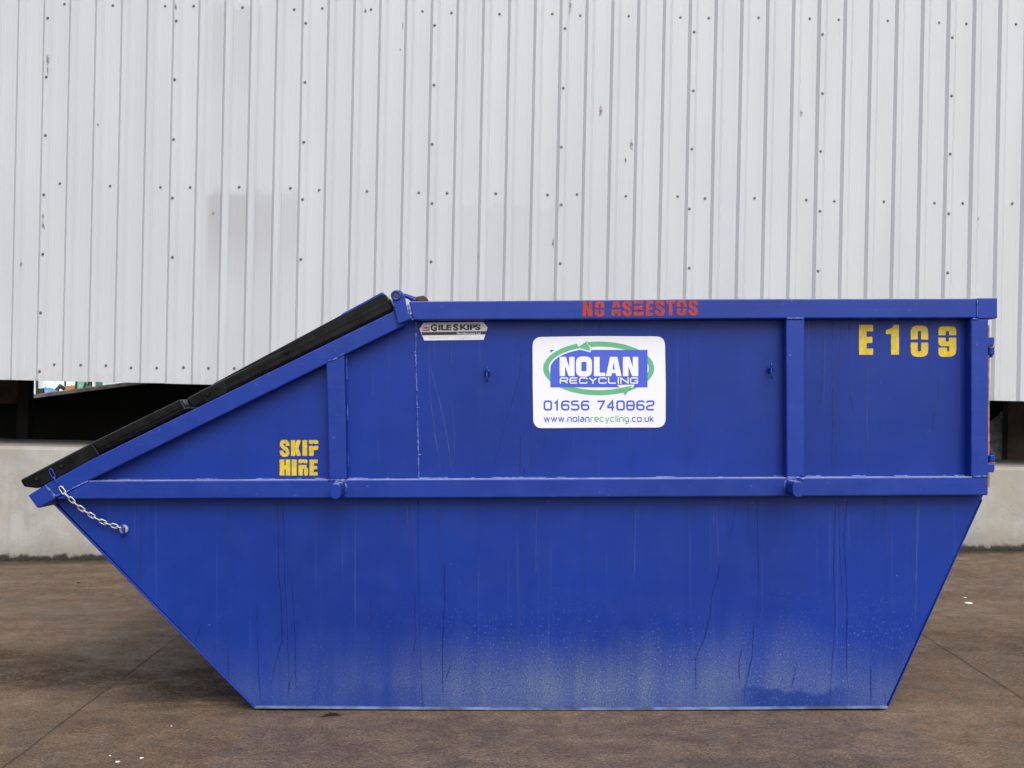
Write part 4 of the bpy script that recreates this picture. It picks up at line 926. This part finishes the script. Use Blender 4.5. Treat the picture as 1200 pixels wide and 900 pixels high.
runs('water_runs', [
 ([(325, 587), (326.7, 680), (330, 707), (330.7, 750), (321.7, 780), (314, 823)], 1.8), ([(332, 587), (334, 683), (336.7, 733), (338, 777), (338.5, 823)], 1.6),
 ([(341.7, 680), (346, 750), (347, 823)], 1.6), ([(345, 785), (339, 800), (337, 818)], 1.6), ([(301.7, 740), (302.7, 783), (306, 827)], 1.6), ([(433, 703), (435, 733)], 1.2),
 ([(520.7, 660), (520.7, 713), (518.3, 753), (519, 830)], 2.2), ([(528.5, 778), (521.5, 800)], 1.6), ([(486, 690), (486.7, 750), (483, 775)], 1.6),
 ([(843, 660), (841.7, 673), (835, 693), (831.7, 723), (825, 750), (815, 773), (815.7, 827)], 2.2), ([(863, 587), (855, 633)], 1.2), ([(876.7, 585), (877.7, 630)], 1.4),
 ([(886.7, 585), (889, 660), (887.7, 715)], 1.8), ([(883, 730), (881.7, 767), (873, 807), (872, 830)], 2.2), ([(870.7, 757), (865.7, 777), (866.7, 803)], 2.0), ([(935, 773), (927, 807)], 2.0),
 ([(979, 585), (977, 670), (979, 727), (973, 807), (973, 829)], 2.0), ([(983, 585), (984, 643), (987.7, 710)], 1.6), ([(992.7, 585), (989, 627), (993, 710), (991.7, 777), (994, 807), (992.7, 827)], 2.4),
 ([(1020, 775), (1021, 829)], 2.2), ([(1036, 812), (1039, 826)], 2.0),
 ([(966, 375), (964.5, 427), (962, 465), (954.5, 482)], 1.6), ([(975, 375), (976, 495), (974.5, 558)], 1.8), ([(1100, 437), (1099.5, 470), (1093.7, 490), (1092.5, 506)], 1.6),
 ([(611.7, 407), (608.7, 440), (600, 470), (590, 502), (580, 542), (577, 562)], 1.3), ([(610, 507), (609.5, 560)], 1.8), ([(623, 510), (622, 557)], 1.5), ([(618, 540), (612, 560)], 1.2),
 ([(638, 508), (637, 526)], 1.5), ([(630, 508), (631, 522)], 1.2), ([(646, 376), (644.8, 393)], 2.0), ([(703, 376), (702.5, 393)], 1.8), ([(677, 376), (676, 392)], 1.2), ([(235, 730), (227, 765)], 1.2), ([(267, 752), (268, 800)], 1.4), ([(302, 740), (300, 700)], 1.0), ([(165, 600), (165, 690)], .8), ([(995, 460), (1001, 485)], 1.0)], M['wet'])
runs('dirt_runs', [
 ([(513, 586), (516, 640), (520, 690)], 1.6), ([(480, 587), (484, 640), (485, 680)], 1.6), ([(160, 586), (160.5, 635), (165, 692)], 1.2), ([(266, 586), (267, 655), (265, 675)], 1.0), ([(467, 586), (467, 650)], .8),
 ([(985.5, 375), (982.5, 440), (980, 480), (980, 558)], 1.8), ([(994.5, 373), (995.5, 420)], 1.8), ([(1016.7, 416), (1016, 460), (1018.7, 495), (1019.5, 520), (1018.5, 558)], 1.6), ([(1016, 375), (1016.5, 381)], 1.4), ([(1031, 375), (1031, 440), (1032, 520)], .8),
 ([(1080, 375), (1080, 383)], 2), ([(1089, 374), (1089, 400), (1088.5, 440)], 1.2), ([(805.5, 373), (807, 420), (809, 480), (809, 540)], 1.2), ([(890, 376), (890.5, 388)], 1.6), ([(992.7, 585), (991, 605)], 2.4), ([(1012, 585), (1013, 640)], .9), ([(1024.5, 584), (1024, 620)], 1.2), ([(1037, 584), (1038, 665)], 1.4), ([(853, 584), (853.5, 588)], 4),
 ([(572, 585), (571, 600)], 1.2), ([(548, 586), (547, 592)], 1.6), ([(331, 587), (331.5, 610)], 1.2), ([(324, 587), (324.5, 620)], 1.6), ([(340, 587), (340, 600)], 1.2), ([(92.5, 586), (93, 617)], 1.4), ([(836, 584), (837, 600)], 1.2), ([(1007, 584), (1007, 600)], 1.4), ([(941, 584), (941, 592)], 1.2)], M['dirt'])
runs('dust_runs', [
 ([(502.5, 402), (503.7, 460), (510, 510), (517.5, 560)], 1.3), ([(504, 430), (515, 470), (525, 515), (531, 560)], 1.4), ([(745.7, 586), (744, 640), (743, 687)], 1.6), ([(839.5, 585), (841, 625), (841.7, 660)], 1.4), ([(837, 585), (836, 620)], 1.4), ([(1075.7, 583), (1073.5, 680), (1072.7, 747)], 2.0), ([(1077.5, 585), (1075.5, 640)], 1.2), ([(994, 600), (995, 640)], 1.2), ([(629.5, 587), (628, 650), (627.8, 682)], 1.2), ([(477, 586), (478, 620)], 1.0), ([(529, 402), (529, 430)], 1.0), ([(529, 470), (532, 500), (532.5, 562)], .8), ([(444, 510), (444, 560)], .8), ([(437, 400), (437, 470)], .8)], M['dust'])

# ------------------------------------------------------------------ litter on the yard
def stone(px, py, r, label, name='stone', cat='stone', mat='stone', flat=.5):
    d = CH * F / (py - 476); x, y = (px - 600) / F * d, d - CD
    b = MB(); bmesh.ops.create_icosphere(b.bm, subdivisions=2, radius=r)
    for v in b.bm.verts: p = v.co.copy(); p *= 1 + .35 * mnoise.noise(p / r * 1.4 + Vector((px, py, 0))); v.co = Vector((p.x * 1.2, p.y, p.z * flat))
    o = b.build(name, M[mat]); o.location = (x, y, gz(x, y) + r * flat * .7); tag(o, label, cat)
stone(166, 889, 0.0058, 'larger white pebble at the lower left of the yard')
stone(129, 886, 0.0036, 'small white pebble left of the larger white one')
stone(138, 893, 0.0065, 'flat grey pebble between two white pebbles', flat=.35)
stone(201, 851, 0.0029, 'tiny white chip below the left slope of the skip')
stone(1135, 708, .020, 'scrap of pale litter on the ground right of the skip', 'litter_scrap', 'litter', flat=.3)
stone(1131, 702, .007, 'pale chip just behind the litter scrap right of the skip')
stone(92, 684, .009, 'dark stone on the wet ground near the concrete wall', mat='near_black')
